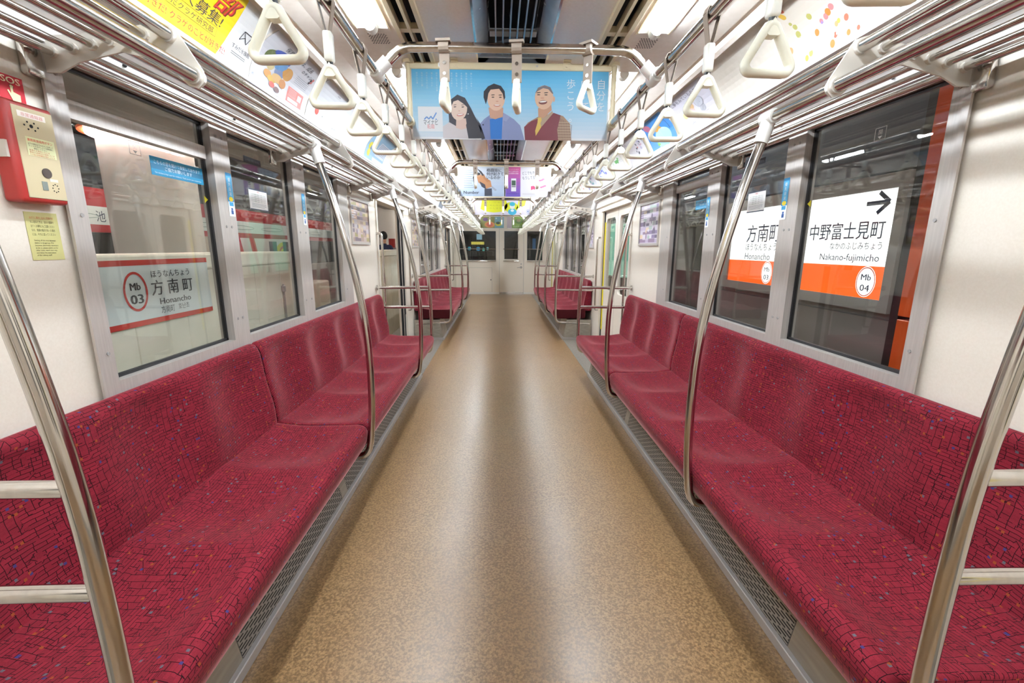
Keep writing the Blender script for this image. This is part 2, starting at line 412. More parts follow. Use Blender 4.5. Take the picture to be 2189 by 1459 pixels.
# doors
def rrect(y0, z0, y1, z1, r, n=5):
    p = []
    for cy, cz, a in ((y1-r, z0+r, -90), (y1-r, z1-r, 0), (y0+r, z1-r, 90), (y0+r, z0+r, 180)): p += arc(cy, cz, r, a, a+90, n)
    return p
def leaf(bm, s, ya, yb, wy0, wy1, x=1.335):
    """door leaf 1.8 m high with a rounded window hole"""
    outer = [(ya, .012), (yb, .012), (yb, 1.80), (ya, 1.80)]; inner = rrect(wy0, .80, wy1, 1.70, .055, 6)
    for xx in (x, x+.034):
        vo_ = [bm.verts.new((s*xx, p[0], p[1])) for p in outer]; vi = [bm.verts.new((s*xx, p[0], p[1])) for p in inner]
        es = [bm.edges.new((vo_[i], vo_[(i+1) % 4])) for i in range(4)]+[bm.edges.new((vi[i], vi[(i+1) % len(vi)])) for i in range(len(vi))]
        bmesh.ops.triangle_fill(bm, edges=es, use_beauty=True)
    for P in (outer, inner):
        n = len(P)
        for i in range(n):
            a, b = P[i], P[(i+1) % n]
            bm.faces.new([bm.verts.new((s*xx, q[0], q[1])) for xx, q in ((x, a), (x, b), (x+.034, b), (x+.034, a))])
def door(s, k, opened):
    STRUCT_N['door'] += 1; d = DY*k; y0, y1 = 4.69+d, 5.97+d; ym = (y0+y1)/2
    bm = B()
    for a, b in ((y0-.035, y0+.012), (y1-.012, y1+.035)): box(bm, (s*(WX-.012), a, 0), (s*(WX+.09), b, 1.80))
    box(bm, (s*(WX-.03), y0-.035, 1.795), (s*(WX+.02), y1+.035, 1.83))
    o = struct(f"door_{STRUCT_N['door']}", bm, M_WALL)
    bm = B(); box(bm, (s*(WX-.01), y0, .003), (s*(WX+.10), y1, .012)); obj('threshold', bm, M_STEEL, o)
    sh = .56 if opened else 0
    for q in (0, 1):
        a, b = (y0, ym-.004) if q == 0 else (ym+.004, y1)
        off = (-sh if q == 0 else sh)
        if opened:
            a, b = (a+off, b+off)
        bm = B(); leaf(bm, s, a, b, a+.10, b-.10); lf = obj('door_leaf', bm, M_WALL, o)
        bm = B(); prism(bm, rrect(a+.094, .794, b-.094, 1.706, .06, 5), 0, s*1.350, s*1.354); obj('pane', bm, M_GLASS, lf)
        bm = B(); prism(bm, rrect(a+.094, .794, b-.094, 1.706, .06, 5), 0, s*1.3335, s*1.3348)
        bmesh.ops.delete(bm, geom=[f for f in bm.faces if len(f.verts) > 4], context='FACES_ONLY'); obj('window_gasket', bm, M_GREY, lf)
        e = b if q == 0 else a
        bm = B(); box(bm, (s*1.336, e-.006, .012), (s*1.366, e+.006, 1.80)); obj('edge_seal', bm, M_RUB, lf)
    if opened:
        bm = B(); box(bm, (s*1.325, y1-.05, .02), (s*1.372, y1-.012, 1.79)); box(bm, (s*1.318, y1-.03, .45), (s*1.34, y1-.008, 1.72)); obj('pocket_seal', bm, M_RUB, o)
    else:
        bm = B(); box(bm, (s*1.326, y1-.065, .25), (s*1.3335, y1-.035, 1.66)); obj('warning_tape', bm, M_YELLOW, o)
        bm = B(); box(bm, (s*1.322, y1-.026, .02), (s*1.36, y1-.012, 1.79)); obj('pocket_seal', bm, M_RUB, o)
for s in (-1, 1):
    for k in (-1, 0, 1): door(s, k, s < 0)

# end wall toward the driver's cab
def P2(u, v, y=YB): return (u, y, v)
bm = B(); H = [(-1.19, -.149, .985, 1.80), (.755, 1.20, .985, 1.80)]
zs = 2.34
def wallseg(x0, z0, x1, z1): box(bm, (x0, YB, z0), (x1, YB+.05, z1))
wallseg(-1.42, 0, -1.19, zs); wallseg(-1.19, 0, -.149, .985); wallseg(-1.19, 1.80, -.149, zs); wallseg(-.149, 0, -.045, zs)
wallseg(-.045, 1.86, .655, zs); wallseg(.655, 0, .755, zs); wallseg(.755, 0, 1.20, .985); wallseg(.755, 1.80, 1.20, zs); wallseg(1.20, 0, 1.42, zs)
struct('wall_back', bm, M_WALL)
for x0, x1, nm in ((-1.19, -.149, 'left'), (.755, 1.20, 'right')):
    STRUCT_N['window'] += 1
    bm = B()
    for a, b in (((x0, .985), (x0+.02, 1.80)), ((x1-.02, .985), (x1, 1.80)), ((x0, .985), (x1, 1.0)), ((x0, 1.785), (x1, 1.80))): box(bm, (a[0], YB-.006, a[1]), (b[0], YB+.04, b[1]))
    o = struct(f"window_{STRUCT_N['window']}", bm, M_RUB)
    bm = B(); box(bm, (x0+.01, YB+.02, .99), (x1-.01, YB+.024, 1.795)); obj('pane', bm, M_GLASS, o)
    for z, nn in ((1.30, 'guard_bar'), (.965, 'sill_bar')):
        bm = B(); tube(bm, [(x0+.0, YB, z), (x0+.0, YB-.05, z), (x1-.0, YB-.05, z), (x1-.0, YB, z)], .011, 8); obj(nn, bm, M_CHROME, o, smooth=True)
STRUCT_N['door'] += 1
bm = B()
for a, b in (((-.04, .06), (.10, 1.855)), ((.485, .06), (.65, 1.855)), ((.10, .06), (.485, 1.02)), ((.10, 1.80), (.485, 1.855))): box(bm, (a[0], YB-.004, a[1]), (b[0], YB+.036, b[1]))
cd = struct(f"door_{STRUCT_N['door']}", bm, M_WALL)
bm = B(); box(bm, (.10, YB+.012, 1.02), (.485, YB+.016, 1.80)); obj('pane', bm, M_GLASS, cd)
bm = B()
for a, b in (((.09, 1.01), (.102, 1.81)), ((.483, 1.01), (.495, 1.81)), ((.09, 1.80), (.495, 1.812)), ((.09, 1.008), (.495, 1.022))): box(bm, (a[0], YB-.012, a[1]), (b[0], YB+.0, b[1]))
obj('window_gasket', bm, M_GREY, cd)
for z in (1.30, .965):
    bm = B(); tube(bm, [(.07, YB, z), (.07, YB-.045, z), (.515, YB-.045, z), (.515, YB, z)], .011, 8); obj('guard_bar', bm, M_CHROME, cd, smooth=True)
bm = B(); box(bm, (.04, YB-.04, .775), (.0, YB-.02, .795)); bm.clear()
tube(bm, [(.585, YB-.004, .78), (.585, YB-.05, .78)], .034, 14); tube(bm, [(.585, YB-.05, .78), (.47, YB-.05, .775)], .009, 8); tube(bm, [(.585, YB-.004, .875), (.585, YB-.02, .875)], .02, 12)
obj('door_handle', bm, M_GREY, cd, smooth=True)
bm = B(); box(bm, (-.045, YB-.02, 0), (.655, YB+.03, .06)); obj('kick_plate', bm, M_CHROME, cd)
bm = B()
for x in (-.052, .652): box(bm, (x, YB-.008, 0), (x+.012, YB+.02, 1.87))
obj('door_frame', bm, M_BRUSH, cd)
bm = B(); box(bm, (-.93, YB-.012, .065), (-.27, YB-.0005, .765)); lk = tag(obj('equipment_locker', bm, M_WALL), 'flush cream access hatch low on the end wall left of the cab door', 'hatch')
bm = B(); box(bm, (-.305, YB-.02, .40), (-.285, YB-.012, .44)); obj('latch', bm, M_RUB, lk)
bm = B()
for a, b in (((-.936, .06), (-.93, .77)), ((-.27, .06), (-.264, .77)), ((-.936, .765), (-.264, .771))): box(bm, (a[0], YB-.004, a[1]), (b[0], YB-.0005, b[1]))
obj('hatch_gap', bm, M_GREY, lk)
for i, (a, b) in enumerate(((-1.42, -.052), (.664, 1.42))):
    bm = B(); box(bm, (a, YB-.015, 0), (b, YB, .055)); struct('baseboard_back' + ('' if i == 0 else '_right'), bm, M_CAST)

# ------------------------------------------------------------------ seats
def loft(bm, cols, uvl, cap=True):
    """cols: list of (y, [(x,z)...closed profile]); uv = (y, arclength)"""
    rings = []
    for y, pr in cols: rings.append([bm.verts.new((x, y, z)) for x, z in pr])
    n = len(rings[0]); pr = cols[len(cols)//2][1]
    arcs = [0]
    for i in range(n): a = pr[i]; b = pr[(i+1) % n]; arcs.append(arcs[-1]+math.hypot(a[0]-b[0], a[1]-b[1]))
    for i in range(len(rings)-1):
        for k in range(n):
            k2 = (k+1) % n
            f = bm.faces.new((rings[i][k], rings[i][k2], rings[i+1][k2], rings[i+1][k]))
            for lp, (u, v) in zip(f.loops, ((cols[i][0], arcs[k]), (cols[i][0], arcs[k+1]), (cols[i+1][0], arcs[k+1]), (cols[i+1][0], arcs[k]))): lp[uvl].uv = (u, v)
    if cap:
        for rg, rev in ((rings[0], True), (rings[-1], False)):
            f = bm.faces.new(rg[::-1] if rev else rg)
            for lp in f.loops: lp[uvl].uv = (lp.vert.co.x, lp.vert.co.z)
def shrink(pr, d):
    cx = sum(p[0] for p in pr)/len(pr); cz = sum(p[1] for p in pr)/len(pr)
    w = max(p[0] for p in pr)-min(p[0] for p in pr); h = max(p[1] for p in pr)-min(p[1] for p in pr)
    return [(cx+(p[0]-cx)*(1-2*d/w), cz+(p[1]-cz)*(1-2*d/h)) for p in pr]
PITCH_P = .4725
def cushion_prof(t):
    """t: position within one person's place, 0..1; a shallow hollow per place"""
    q = .5-.5*math.cos(2*math.pi*t); q = q**.6
    dz = -.035*q
    P = [(.79, .302), (.772, .308), (.757, .33), (.745, .36), (.738, .39), (.738, .412), (.745, .430), (.76, .441), (.785, .447)]
    for x in (.82, .86, .90, .935, .95, .965, 1.0, 1.05, 1.10, 1.15, 1.185, 1.21):
        w = min(1, (x-.78)/.12); crease = -.004*math.exp(-((x-.95)/.012)**2)
        tail = .018*max(0, (x-1.08)/.13)
        P.append((x, .448+dz*w*(1.0 if x < 1.15 else .5)+crease*q+tail-.004))
    P += [(1.225, .44), (1.225, .32), (1.20, .302)]
    return P
def cushion(s, ya, yb, parent, y_org):
    bm = B(); uvl = bm.loops.layers.uv.new('uv'); n = max(8, int((yb-ya)/.026)); cols = []
    for i in range(n+1):
        y = ya+(yb-ya)*i/n; t = ((y-y_org)/PITCH_P) % 1
        e = min(y-ya, yb-y); d = 0 if e > .028 else .028-math.sqrt(max(0, .028**2-(.028-e)**2))
        cols.append((y, [(s*x, z) for x, z in shrink(cushion_prof(t), d*.8)]))
    extra = []
    for f in (.004, .012): 
        for y in (ya+f, yb-f):
            t = ((y-y_org)/PITCH_P) % 1; d = .028-math.sqrt(.028**2-(.028-f)**2); extra.append((y, [(s*x, z) for x, z in shrink(cushion_prof(t), d*.8)]))
    cols = sorted(cols+extra, key=lambda c: c[0])
    loft(bm, cols, uvl); return obj('seat_cushion', bm, M_FAB, parent, smooth=True, angle=70)
def back(s, ya, yb, parent, y_org, ra, rb):
    bm = B(); uvl = bm.loops.layers.uv.new('uv'); ys = sorted({ya+(yb-ya)*i/max(8, int((yb-ya)/.026)) for i in range(max(8, int((yb-ya)/.026))+1)} | {ya+q for q in (.003, .01, .02)} | {yb-q for q in (.003, .01, .02)}); cols = []
    for y in ys:
        t = ((y-y_org)/PITCH_P) % 1; q = (.5-.5*math.cos(2*math.pi*t))**.8; dx = .042*q
        top = .872
        for e, r in ((y-ya, ra), (yb-y, rb)):
            if e < r: top -= (r-math.sqrt(max(0, r*r-(r-e)**2)))
        e = min(y-ya, yb-y); d = 0 if e > .022 else .022-math.sqrt(max(0, .022**2-(.022-e)**2))
        P = [(1.20-.008, .425)]
        for z in (.45, .50, .56, .62, .68, .74, .79, .825):
            zz = .425+(z-.425)*(top-.425)/(.872-.425); w = math.sin(math.pi*min(1, max(0, (z-.43)/.44)))**.5
            bow = -.012*math.exp(-((z-.55)/.10)**2)
            P.append((1.196+.045*(z-.45)/.42+dx*w+bow+d*.5, zz))
        P += [(1.246+d*.5, top-.018), (1.258, top-.004), (1.272, top), (1.288, top-.004), (1.300, top-.018), (1.303, top-.05), (1.303, .44), (1.29, .425)]
        cols.append((y, [(s*x, z) for x, z in P]))
    loft(bm, cols, uvl); return obj('backrest', bm, M_FAB, parent, smooth=True, angle=70)
SIDE = {-1: 'left', 1: 'right'}
ORG = .74
def bench(s, k):
    d = DY*k; parts = [(0, 3), (3, 8)] if s < 0 else [(0, 5), (5, 8)]
    for j, (a, b) in enumerate(parts):
        ya, yb = ORG+d+a*PITCH_P+.003, ORG+d+b*PITCH_P-.003
        fore = 'foreground' if k == 0 else 'far'
        which = ('nearer' if j == 0 else 'farther')
        lab = f"crimson patterned {'three' if b-a == 3 else 'five'}-place bench seat, {which} section of the {fore} row on the {SIDE[s]}"
        t = thing('bench_seat', lab, 'seat', (s*1.0, (ya+yb)/2, .30), 'crimson bench seats along both walls')
        cushion(s, ya, yb, t, ORG+d); back(s, ya, yb, t, ORG+d, .06 if j == 0 else .03, .03 if j == 0 else .07)
        if (k == 1 and j == 0):
            bm = B(); prism(bm, [(s*x, z) for x, z in shrink(cushion_prof(0), .012)], 1, ya-.004, ya-.001); obj('side_cover', bm, M_FABD, t)
    # heater cover under the seats
    ya, yb = ORG-.06+d, 4.50+d
    t = thing('heater_cover', f"grey metal slotted heater cover under the {fore} crimson seats on the {SIDE[s]}", 'heater cover', (s*.9, (ya+yb)/2, 0), 'heater covers under the seats')
    seam = ORG+d+parts[0][1]*PITCH_P
    def panel(y0, y1, nm, mt):
        bm = B(); uvl = bm.loops.layers.uv.new('uv')
        prof = [(.888, .040), (.935, .300), (.955, .300), (.905, .040)]
        A = [bm.verts.new((s*x, y0, z)) for x, z in prof]; C = [bm.verts.new((s*x, y1, z)) for x, z in prof]
        for i in range(4):
            f = bm.faces.new((A[i], A[(i+1) % 4], C[(i+1) % 4], C[i]))
            for lp in f.loops: lp[uvl].uv = (lp.vert.co.y, (lp.vert.co.z-.045)/.98)
        bm.faces.new(A[::-1]); bm.faces.new(C)
        return obj(nm, bm, mt, t)
    seams = [ya]+([1.16, seam-.05, seam+.06] if True else [])+[yb-.10, yb]
    seams = [ya, 1.20+d, seam-.035, seam+.045, yb-.08, yb]
    for i, mt in enumerate((M_STEEL, M_SLOT, M_STEEL, M_SLOT, M_STEEL)):
        panel(seams[i]+.0015, seams[i+1]-.0015, 'slotted_panel' if mt is M_SLOT else 'plain_panel', mt)
    for y, nm in ((ya, 'end_panel'), (yb, 'end_panel')):
        bm = B(); prism(bm, [(s*.889, .04), (s*.936, .30), (s*1.30, .30), (s*1.30, .04)], 1, y-.004, y+.004); obj(nm, bm, M_STEEL, t)
    bm = B(); rbox(bm, (s*.870, ya-.006, 0.0005), (s*.905, yb+.006, .040), .003, 1); rbox(bm, (s*.875, ya-.010, 0.0005), (s*1.30, ya-.002, .036), .002, 1); rbox(bm, (s*.875, yb+.002, 0.0005), (s*1.30, yb+.010, .036), .002, 1)
    obj('kick_strip', bm, mat('kick_grey', '#a8a29e', .35, .3), t)
    y = ya+.1
    while y < yb:
        bm = B(); tube(bm, [(s*.8685, y, .02), (s*.872, y, .02)], .004, 6); obj('screw', bm, M_GREY, t); y += .3
for s in (-1, 1):
    for k in (0, 1): bench(s, k)

# ------------------------------------------------------------------ stanchion poles
RX, RZ = .897, 1.785
MID = smoothpts([(RX, RZ-.02), (.838, 1.585), (.780, 1.345), (.735, 1.13), (.712, .93), (.706, .75), (.710, .55), (.722, .40), (.735, .31), (.765, .272), (.83, .27), (.90, .27)], 2)
ENDP = smoothpts([(RX, RZ-.02), (.868, 1.585), (.830, 1.345), (.795, 1.13), (.772, .93), (.766, .75), (.764, .55), (.766, .40), (.775, .30), (.80, .265), (.86, .255), (1.0, .25), (1.28, .235)], 2)
def joint(s, y, parent, x=RX, z=RZ):
    bm = B(); tube(bm, [(s*x, y-.032, z), (s*x, y+.032, z)], .025, 14)
    tube(bm, [(s*x, y, z), (s*(x-.024), y, z-.085)], .0235, 14); obj('pole_joint', bm, M_CAST, parent, smooth=True)
def midpole(s, y, label):
    t = thing('stanchion_pole', label, 'pole', (s*.80, y, .27), 'grab poles between seat and rack')
    bm = B(); tube(bm, [(s*p[0], y, p[1]) for p in MID], .0172, 14); obj('pole', bm, M_CHROME, t, smooth=True, angle=60); joint(s, y, t)
def endpole(s, y, label, inward):
    """pole at a seat end; two guard rails run from it to the wall"""
    t = thing('end_guard_pole', label, 'pole', (s*.9, y, .235), 'seat end poles with guard rails')
    bm = B(); tube(bm, [(s*p[0], y, p[1]) for p in ENDP], .0172, 14); obj('pole', bm, M_CHROME, t, smooth=True, angle=60)
    joint(s, y, t)
    for z in (.935, .735):
        xp = .775 if z > .8 else .767
        bm = B(); tube(bm, smoothpts([(s*xp, y, z), (s*.90, y, z), (s*1.20, y, z-.004), (s*(WX-.012), y, z-.004)], 1), .0150, 12); tube(bm, [(s*(WX-.012), y, z-.004), (s*(WX-.001), y, z-.004)], .028, 12)
        obj('guard_rail', bm, M_CHROME, t, smooth=True, angle=50)
for k in (0, 1):
    d = DY*k; row = 'foreground' if k == 0 else 'far'
    for s, ys in ((-1, (2.145, 3.604)), (1, (1.672, 3.075))):
        for j, y in enumerate(ys): midpole(s, y+d, f"curved chrome pole, {('first','second')[j]} one between the end guards of the {row} {SIDE[s]} seats")
        endpole(s, .69+d, f"chrome pole with two guard rails at the near end of the {row} {SIDE[s]} seats", 1)
        endpole(s, 4.54+d, f"chrome pole with two guard rails at the far end of the {row} {SIDE[s]} seats", -1)
# vertical grab bars on the door posts
for k in (0, 1):
    for s in (-1, 1):
        for y, w in ((4.655+DY*k, 'near'), (6.02+DY*k, 'far')):
            bm = B(); x = WX-.055
            tube(bm, smoothpts([(s*WX, y, 1.47), (s*(x+.01), y, 1.47), (s*x, y, 1.45), (s*x, y, 1.2), (s*x, y, .8), (s*x, y, .52), (s*(x+.01), y, .50), (s*WX, y, .50)], 1), .0125, 10)
            tag(obj('door_grab_bar', bm, M_CHROME, smooth=True, angle=60), f"slim upright chrome grab bar on the {w} post of the {('nearer','farther')[k]} {SIDE[s]} door", 'grab bar', 'grab bars beside the doors')

# ------------------------------------------------------------------ luggage racks
TOPX, TOPZ = .950, 1.885
RODS = [(1.262, 1.838), (1.207, 1.848), (1.155, 1.858), (1.105, 1.867), (1.014, 1.884)]
PLATE = [(1.306, 1.79), (1.306, 1.90), (1.268, 1.88), (1.09, 1.892), (1.01, 1.912), (.965, 1.915), (.935, 1.905), (.873, 1.80), (.872, 1.772), (.890, 1.755), (.915, 1.762), (.975, 1.82), (1.08, 1.843), (1.20, 1.815), (1.25, 1.79)]
def rack(s, k):
    d = DY*k; ya, yb = .69+d, 4.54+d
    t = thing('luggage_rack', f"chrome tube luggage rack above the {'foreground' if k == 0 else 'far'} {SIDE[s]} seats", 'luggage rack', (s*1.1, (ya+yb)/2, 1.75), 'overhead luggage racks')
    for nm, x, z, r in [('front_rail', RX, RZ, .0185), ('top_rail', TOPX, TOPZ, .0165)]+[('rack_rod', x, z,   .0092 if i else .0108) for i, (x, z) in enumerate(RODS)]:
        bm = B(); tube(bm, [(s*x, ya-.02, z), (s*x, yb+.005, z)], r, 14); obj(nm, bm, M_CHROME, t, smooth=True, angle=60)
    for y in (ya, 1.36+d, 2.63+d, 3.90+d, yb):
        bm = B(); prism(bm, [(s*x, z) for x, z in PLATE], 1, y-.003, y+.003)
        for x, z, r in [(RX, RZ, .0225), (TOPX, TOPZ, .02)]: tube(bm, [(s*x, y-.014, z), (s*x, y+.014, z)], r, 14)
        for x, z in RODS: tube(bm, [(s*x, y-.012, z), (s*x, y+.012, z)], .0145, 10)
        bp = obj('rack_bracket', bm, M_PLATE, t, smooth=True, angle=35)
        bm = B(); rbox(bm, (s*1.286, y-.056, 1.768), (s*(WX-.001), y-.004, 1.90), .009, 2); obj('wall_mount', bm, M_CHROME, bp, smooth=True)
    bm = B()
    for y in (1.0, 1.6, 2.2, 2.8, 3.4, 4.0):
        tube(bm, [(s*1.262, y+d, 1.897), (s*1.2575, y+d, 1.894)], .006, 8)
    obj('panel_screws', bm, M_RUB, t)
for s in (-1, 1):
    for k in (0, 1): rack(s, k)

# ------------------------------------------------------------------ strap rails and crossbars
SX, SZ = .505, 1.942
for s in (-1, 1):
    t = thing('strap_rail', f"long chrome strap rail running the length of the car under the {SIDE[s]} lights", 'rail', (s*SX, 5, SZ), 'strap rails')
    bm = B(); tube(bm, [(s*SX, -2.9, SZ), (s*SX, 12.5, SZ)], .0165, 14); obj('rail', bm, M_CHROME, t, smooth=True)
    for y in (-.4, 2.40, 5.2, 8.06, 10.9):
        bm = B(); tube(bm, [(s*SX, y-.03, SZ), (s*SX, y+.03, SZ)], .024, 12); tube(bm, [(s*SX, y, SZ), (s*.507, y, 2.221)], .013, 10); tube(bm, [(s*.507, y, 2.205), (s*.507, y, 2.221)], .028, 12)
        obj('rail_hanger', bm, M_BEIGE, t, smooth=True, angle=50)
BARS = [1.765, 3.914, 6.775, 10.0]
for i, y in enumerate(BARS):
    t = thing('ceiling_crossbar', f"bent chrome crossbar joining the strap rails, {ordinal(i+1)} from the camera", 'rail', (0, y, SZ), 'crossbars between the strap rails')
    bm = B(); pts = [(-.478, SZ+.02), (-.44, 1.999), (-.412, 2.021), (-.37, 2.029), (0, 2.029), (.37, 2.029), (.412, 2.021), (.44, 1.999), (.478, SZ+.02)]
    tube(bm, [(x, y, z) for x, z in [pts[0]]+smoothpts(pts, 1)[1:-1]+[pts[-1]]], .0165, 14); obj('bar', bm, M_CHROME, t, smooth=True, angle=60)
    for s in (-1, 1):
        bm = B(); tube(bm, [(s*SX, y-.035, SZ), (s*SX, y+.035, SZ)], .0235, 14); tube(bm, [(s*SX, y, SZ), (s*.462, y, 1.982)], .0225, 14); obj('corner_joint', bm, M_CAST, t, smooth=True, angle=50)

# ------------------------------------------------------------------ hanging straps
def strap_parts(t, z0, short=False):
    """loop, sleeve and ring below the rail centre at the origin height z0; ring plane faces along y"""
    x0, y0 = t.location.x, t.location.y
    if short:
        bm = B(); box(bm, (x0-.0025, y0-.018, z0-.112), (x0+.0025, y0+.018, z0-.012)); tube(bm, [(x0, y0-.018, z0), (x0, y0+.018, z0)], .021, 14); box(bm, (x0-.024, y0-.026, z0+.012), (x0+.024, y0+.026, z0+.0205)); obj('webbing_band', bm, M_STRAP, t)
        for dz in (.05, .085):
            bm = B(); tube(bm, [(x0-.005, y0, z0-dz), (x0+.005, y0, z0-dz)], .006, 10); obj('rivet', bm, M_CHROME, t)
        z0 += .047
    bm = B()
    path = [(-.004, -.072), (-.0165, -.012), (-.019, .0), (-.0135, .0145), (0, .0195), (.0135, .0145), (.019, 0), (.0165, -.012), (.004, -.072)]
    th = .0022
    for a, b in zip(path, path[1:]):
        dv = Vector((b[0]-a[0], b[1]-a[1])).normalized(); nn = Vector((-dv.y, dv.x))*th
        prism(bm, [(x0+a[0], z0+a[1]), (x0+b[0], z0+b[1]), (x0+b[0]+nn.x, z0+b[1]+nn.y), (x0+a[0]+nn.x, z0+a[1]+nn.y)], 1, y0-.011, y0+.011)
    if short: bm.free()
    else:
        obj('webbing_loop', bm, M_STRAP, t)
        bm = B(); rbox(bm, (x0-.0115, y0-.014, z0-.141), (x0+.0115, y0+.014, z0-.070), .006, 2); obj('sleeve', bm, M_SLEEVE, t, smooth=True, angle=50)
        bm = B(); tube(bm, [(x0, y0, z0-.150), (x0, y0, z0-.140)], .008, 8); obj('swivel', bm, M_RUB, t)
    bm = B(); c = z0-.145
    tri = arc(0, c-.022, .013, 152, 28, 6)+arc(.037, c-.087, .014, 28, -90, 6)+arc(-.037, c-.087, .014, -90, -208, 6)
    dense = []
    for i in range(len(tri)):
        a, b = tri[i], tri[(i+1) % len(tri)]; L_ = math.hypot(a[0]-b[0], a[1]-b[1]); n = max(1, int(L_/.02))
        dense += [(a[0]+(b[0]-a[0])*q/n, a[1]+(b[1]-a[1])*q/n) for q in range(n)]
    tube(bm, [(x0+x, y0, z) for x, z in dense], .0088, 10, closed=True, r2=.0125, upv=(1, 0, 0))
    prism(bm, [(x0, c+.002), (x0+.019, c-.026), (x0+.010, c-.032), (x0-.010, c-.032), (x0-.019, c-.026)], 1, y0-.0105, y0+.0105)
    obj('ring_handle', bm, M_RING, t, smooth=True, angle=55)
proto = thing('hanging_strap', '', 'hanging strap', (-SX, 1.03, SZ)); strap_parts(proto, SZ)
first = True
for s in (-1, 1):
    SY = [.64, .995, 1.29, 1.575, 1.875] if s < 0 else [.735, 1.025, 1.32, 1.61, 1.905]
    while SY[-1] < 12.2: SY.append(SY[-1]+.295)
    for i, y in enumerate(SY):
        if any(abs(y-b) < .06 for b in BARS): y += .08
        o = proto if first else copy_tree(proto); first = False
        o.location = (s*SX, y, SZ); o.rotation_euler = (0, 0, math.radians(random.uniform(-7, 7)))
        if abs(y-5.2) < .05 or abs(y-8.06) < .05: o.location.y += .07
        tag(o, f"cream triangle strap on the {SIDE[s]} strap rail, {ordinal(i+1)} along it from the camera", 'hanging strap', f"hanging straps on the {SIDE[s]} rail")
proto2 = thing('hanging_strap', '', 'hanging strap', (-.26, BARS[0], 2.029)); strap_parts(proto2, 2.029, True)
for i, y in enumerate(BARS):
    for j, x in enumerate((-.26, 0, .258)):
        o = proto2 if i == j == 0 else copy_tree(proto2); o.location = (x, y, 2.029)
        o.rotation_euler = (0, 0, math.radians(90+random.uniform(-5, 5)) if not (i == 0 and j == 2) else math.radians(48))
        if i == 0: o.rotation_euler[2] = math.radians((84, 82, 48)[j])
        tag(o, f"cream triangle strap, {('left', 'middle', 'right')[j]} of three on the {ordinal(i+1)} crossbar from the camera", 'hanging strap', 'hanging straps on the crossbars')

# ------------------------------------------------------------------ ceiling lamps
def lamp(s, i, a, b):
    t = thing('fluorescent_light', '', 'ceiling light', (s*.5875, (a+b)/2, 2.20), 'ceiling lights')
    if i < 2: tag(t, f"recessed fluorescent light behind the viewpoint, {ordinal(2-i)} back on the {SIDE[s]}")
    else: tag(t, f"recessed fluorescent light on the {SIDE[s]} of the ceiling, {ordinal(i-1)} ahead of the camera")
    bm = B(); e = .05
    A = [(.52, a, 2.2195), (.655, a, 2.2195), (.655, b, 2.2195), (.52, b, 2.2195)]; C = [(.545, a+e, 2.275), (.63, a+e, 2.275), (.63, b-e, 2.275), (.545, b-e, 2.275)]
    va = [bm.verts.new((s*p[0], p[1], p[2])) for p in A]; vc = [bm.verts.new((s*p[0], p[1], p[2])) for p in C]
    for q in range(4): bm.faces.new((va[q], va[(q+1) % 4], vc[(q+1) % 4], vc[q]))
    bm.faces.new(vc); obj('reflector', bm, M_REFL, t)
    bm = B(); tube(bm, [(s*.5875, a+.05, 2.206), (s*.5875, b-.05, 2.206)], .0155, 12); obj('tube', bm, M_TUBE, t, smooth=True)
    for y0, y1 in ((a+.008, a+.05), (b-.05, b-.008)):
        bm = B(); tube(bm, [(s*.5875, y0, 2.214), (s*.5875, y1, 2.214)], .024, 12); obj('socket', bm, M_REFL, t, smooth=True, angle=50)
    bm = B()
    for x in (.517, .652): box(bm, (s*x, a-.005, 2.2165), (s*(x+.006), b+.005, 2.2215))
    obj('trim_strip', bm, M_BEIGE, t)
for i, (a, b) in enumerate(LAMPS):
    for s in (-1, 1): lamp(s, i, a, b)

# ------------------------------------------------------------------ air slots and centre ducts
for s in (-1, 1):
    t = thing('ceiling_air_slot', f"long beige slotted air outlet in the ceiling beside the {SIDE[s]} lights", 'air vent', (s*.43, 5, 2.20), 'slotted air outlets')
    bm = B()
    for a, b in ((.375, .392), (.4265, .4385), (.473, .490)): box(bm, (s*a, Y0, 2.206), (s*b, YB, 2.238))
    y = Y0+.2
    while y < YB: box(bm, (s*.378, y, 2.212), (s*.487, y+.035, 2.236)); y += .46
    obj('outlet_frame', bm, M_BEIGE, t)
    bm = B(); box(bm, (s*.376, Y0, 2.27), (s*.489, YB, 2.275)); obj('duct_backing', bm, M_DARK, t)
DUCTS = [(-2.9, -.3), (-.2, 2.36), (2.47, 5.1), (5.2, 8.0), (8.1, 10.8), (10.9, 13.0)]
M_DUCT = noisy('duct_blue_grey', '#8f959f', '#878d97', 20, .22, .3, metal=.3)
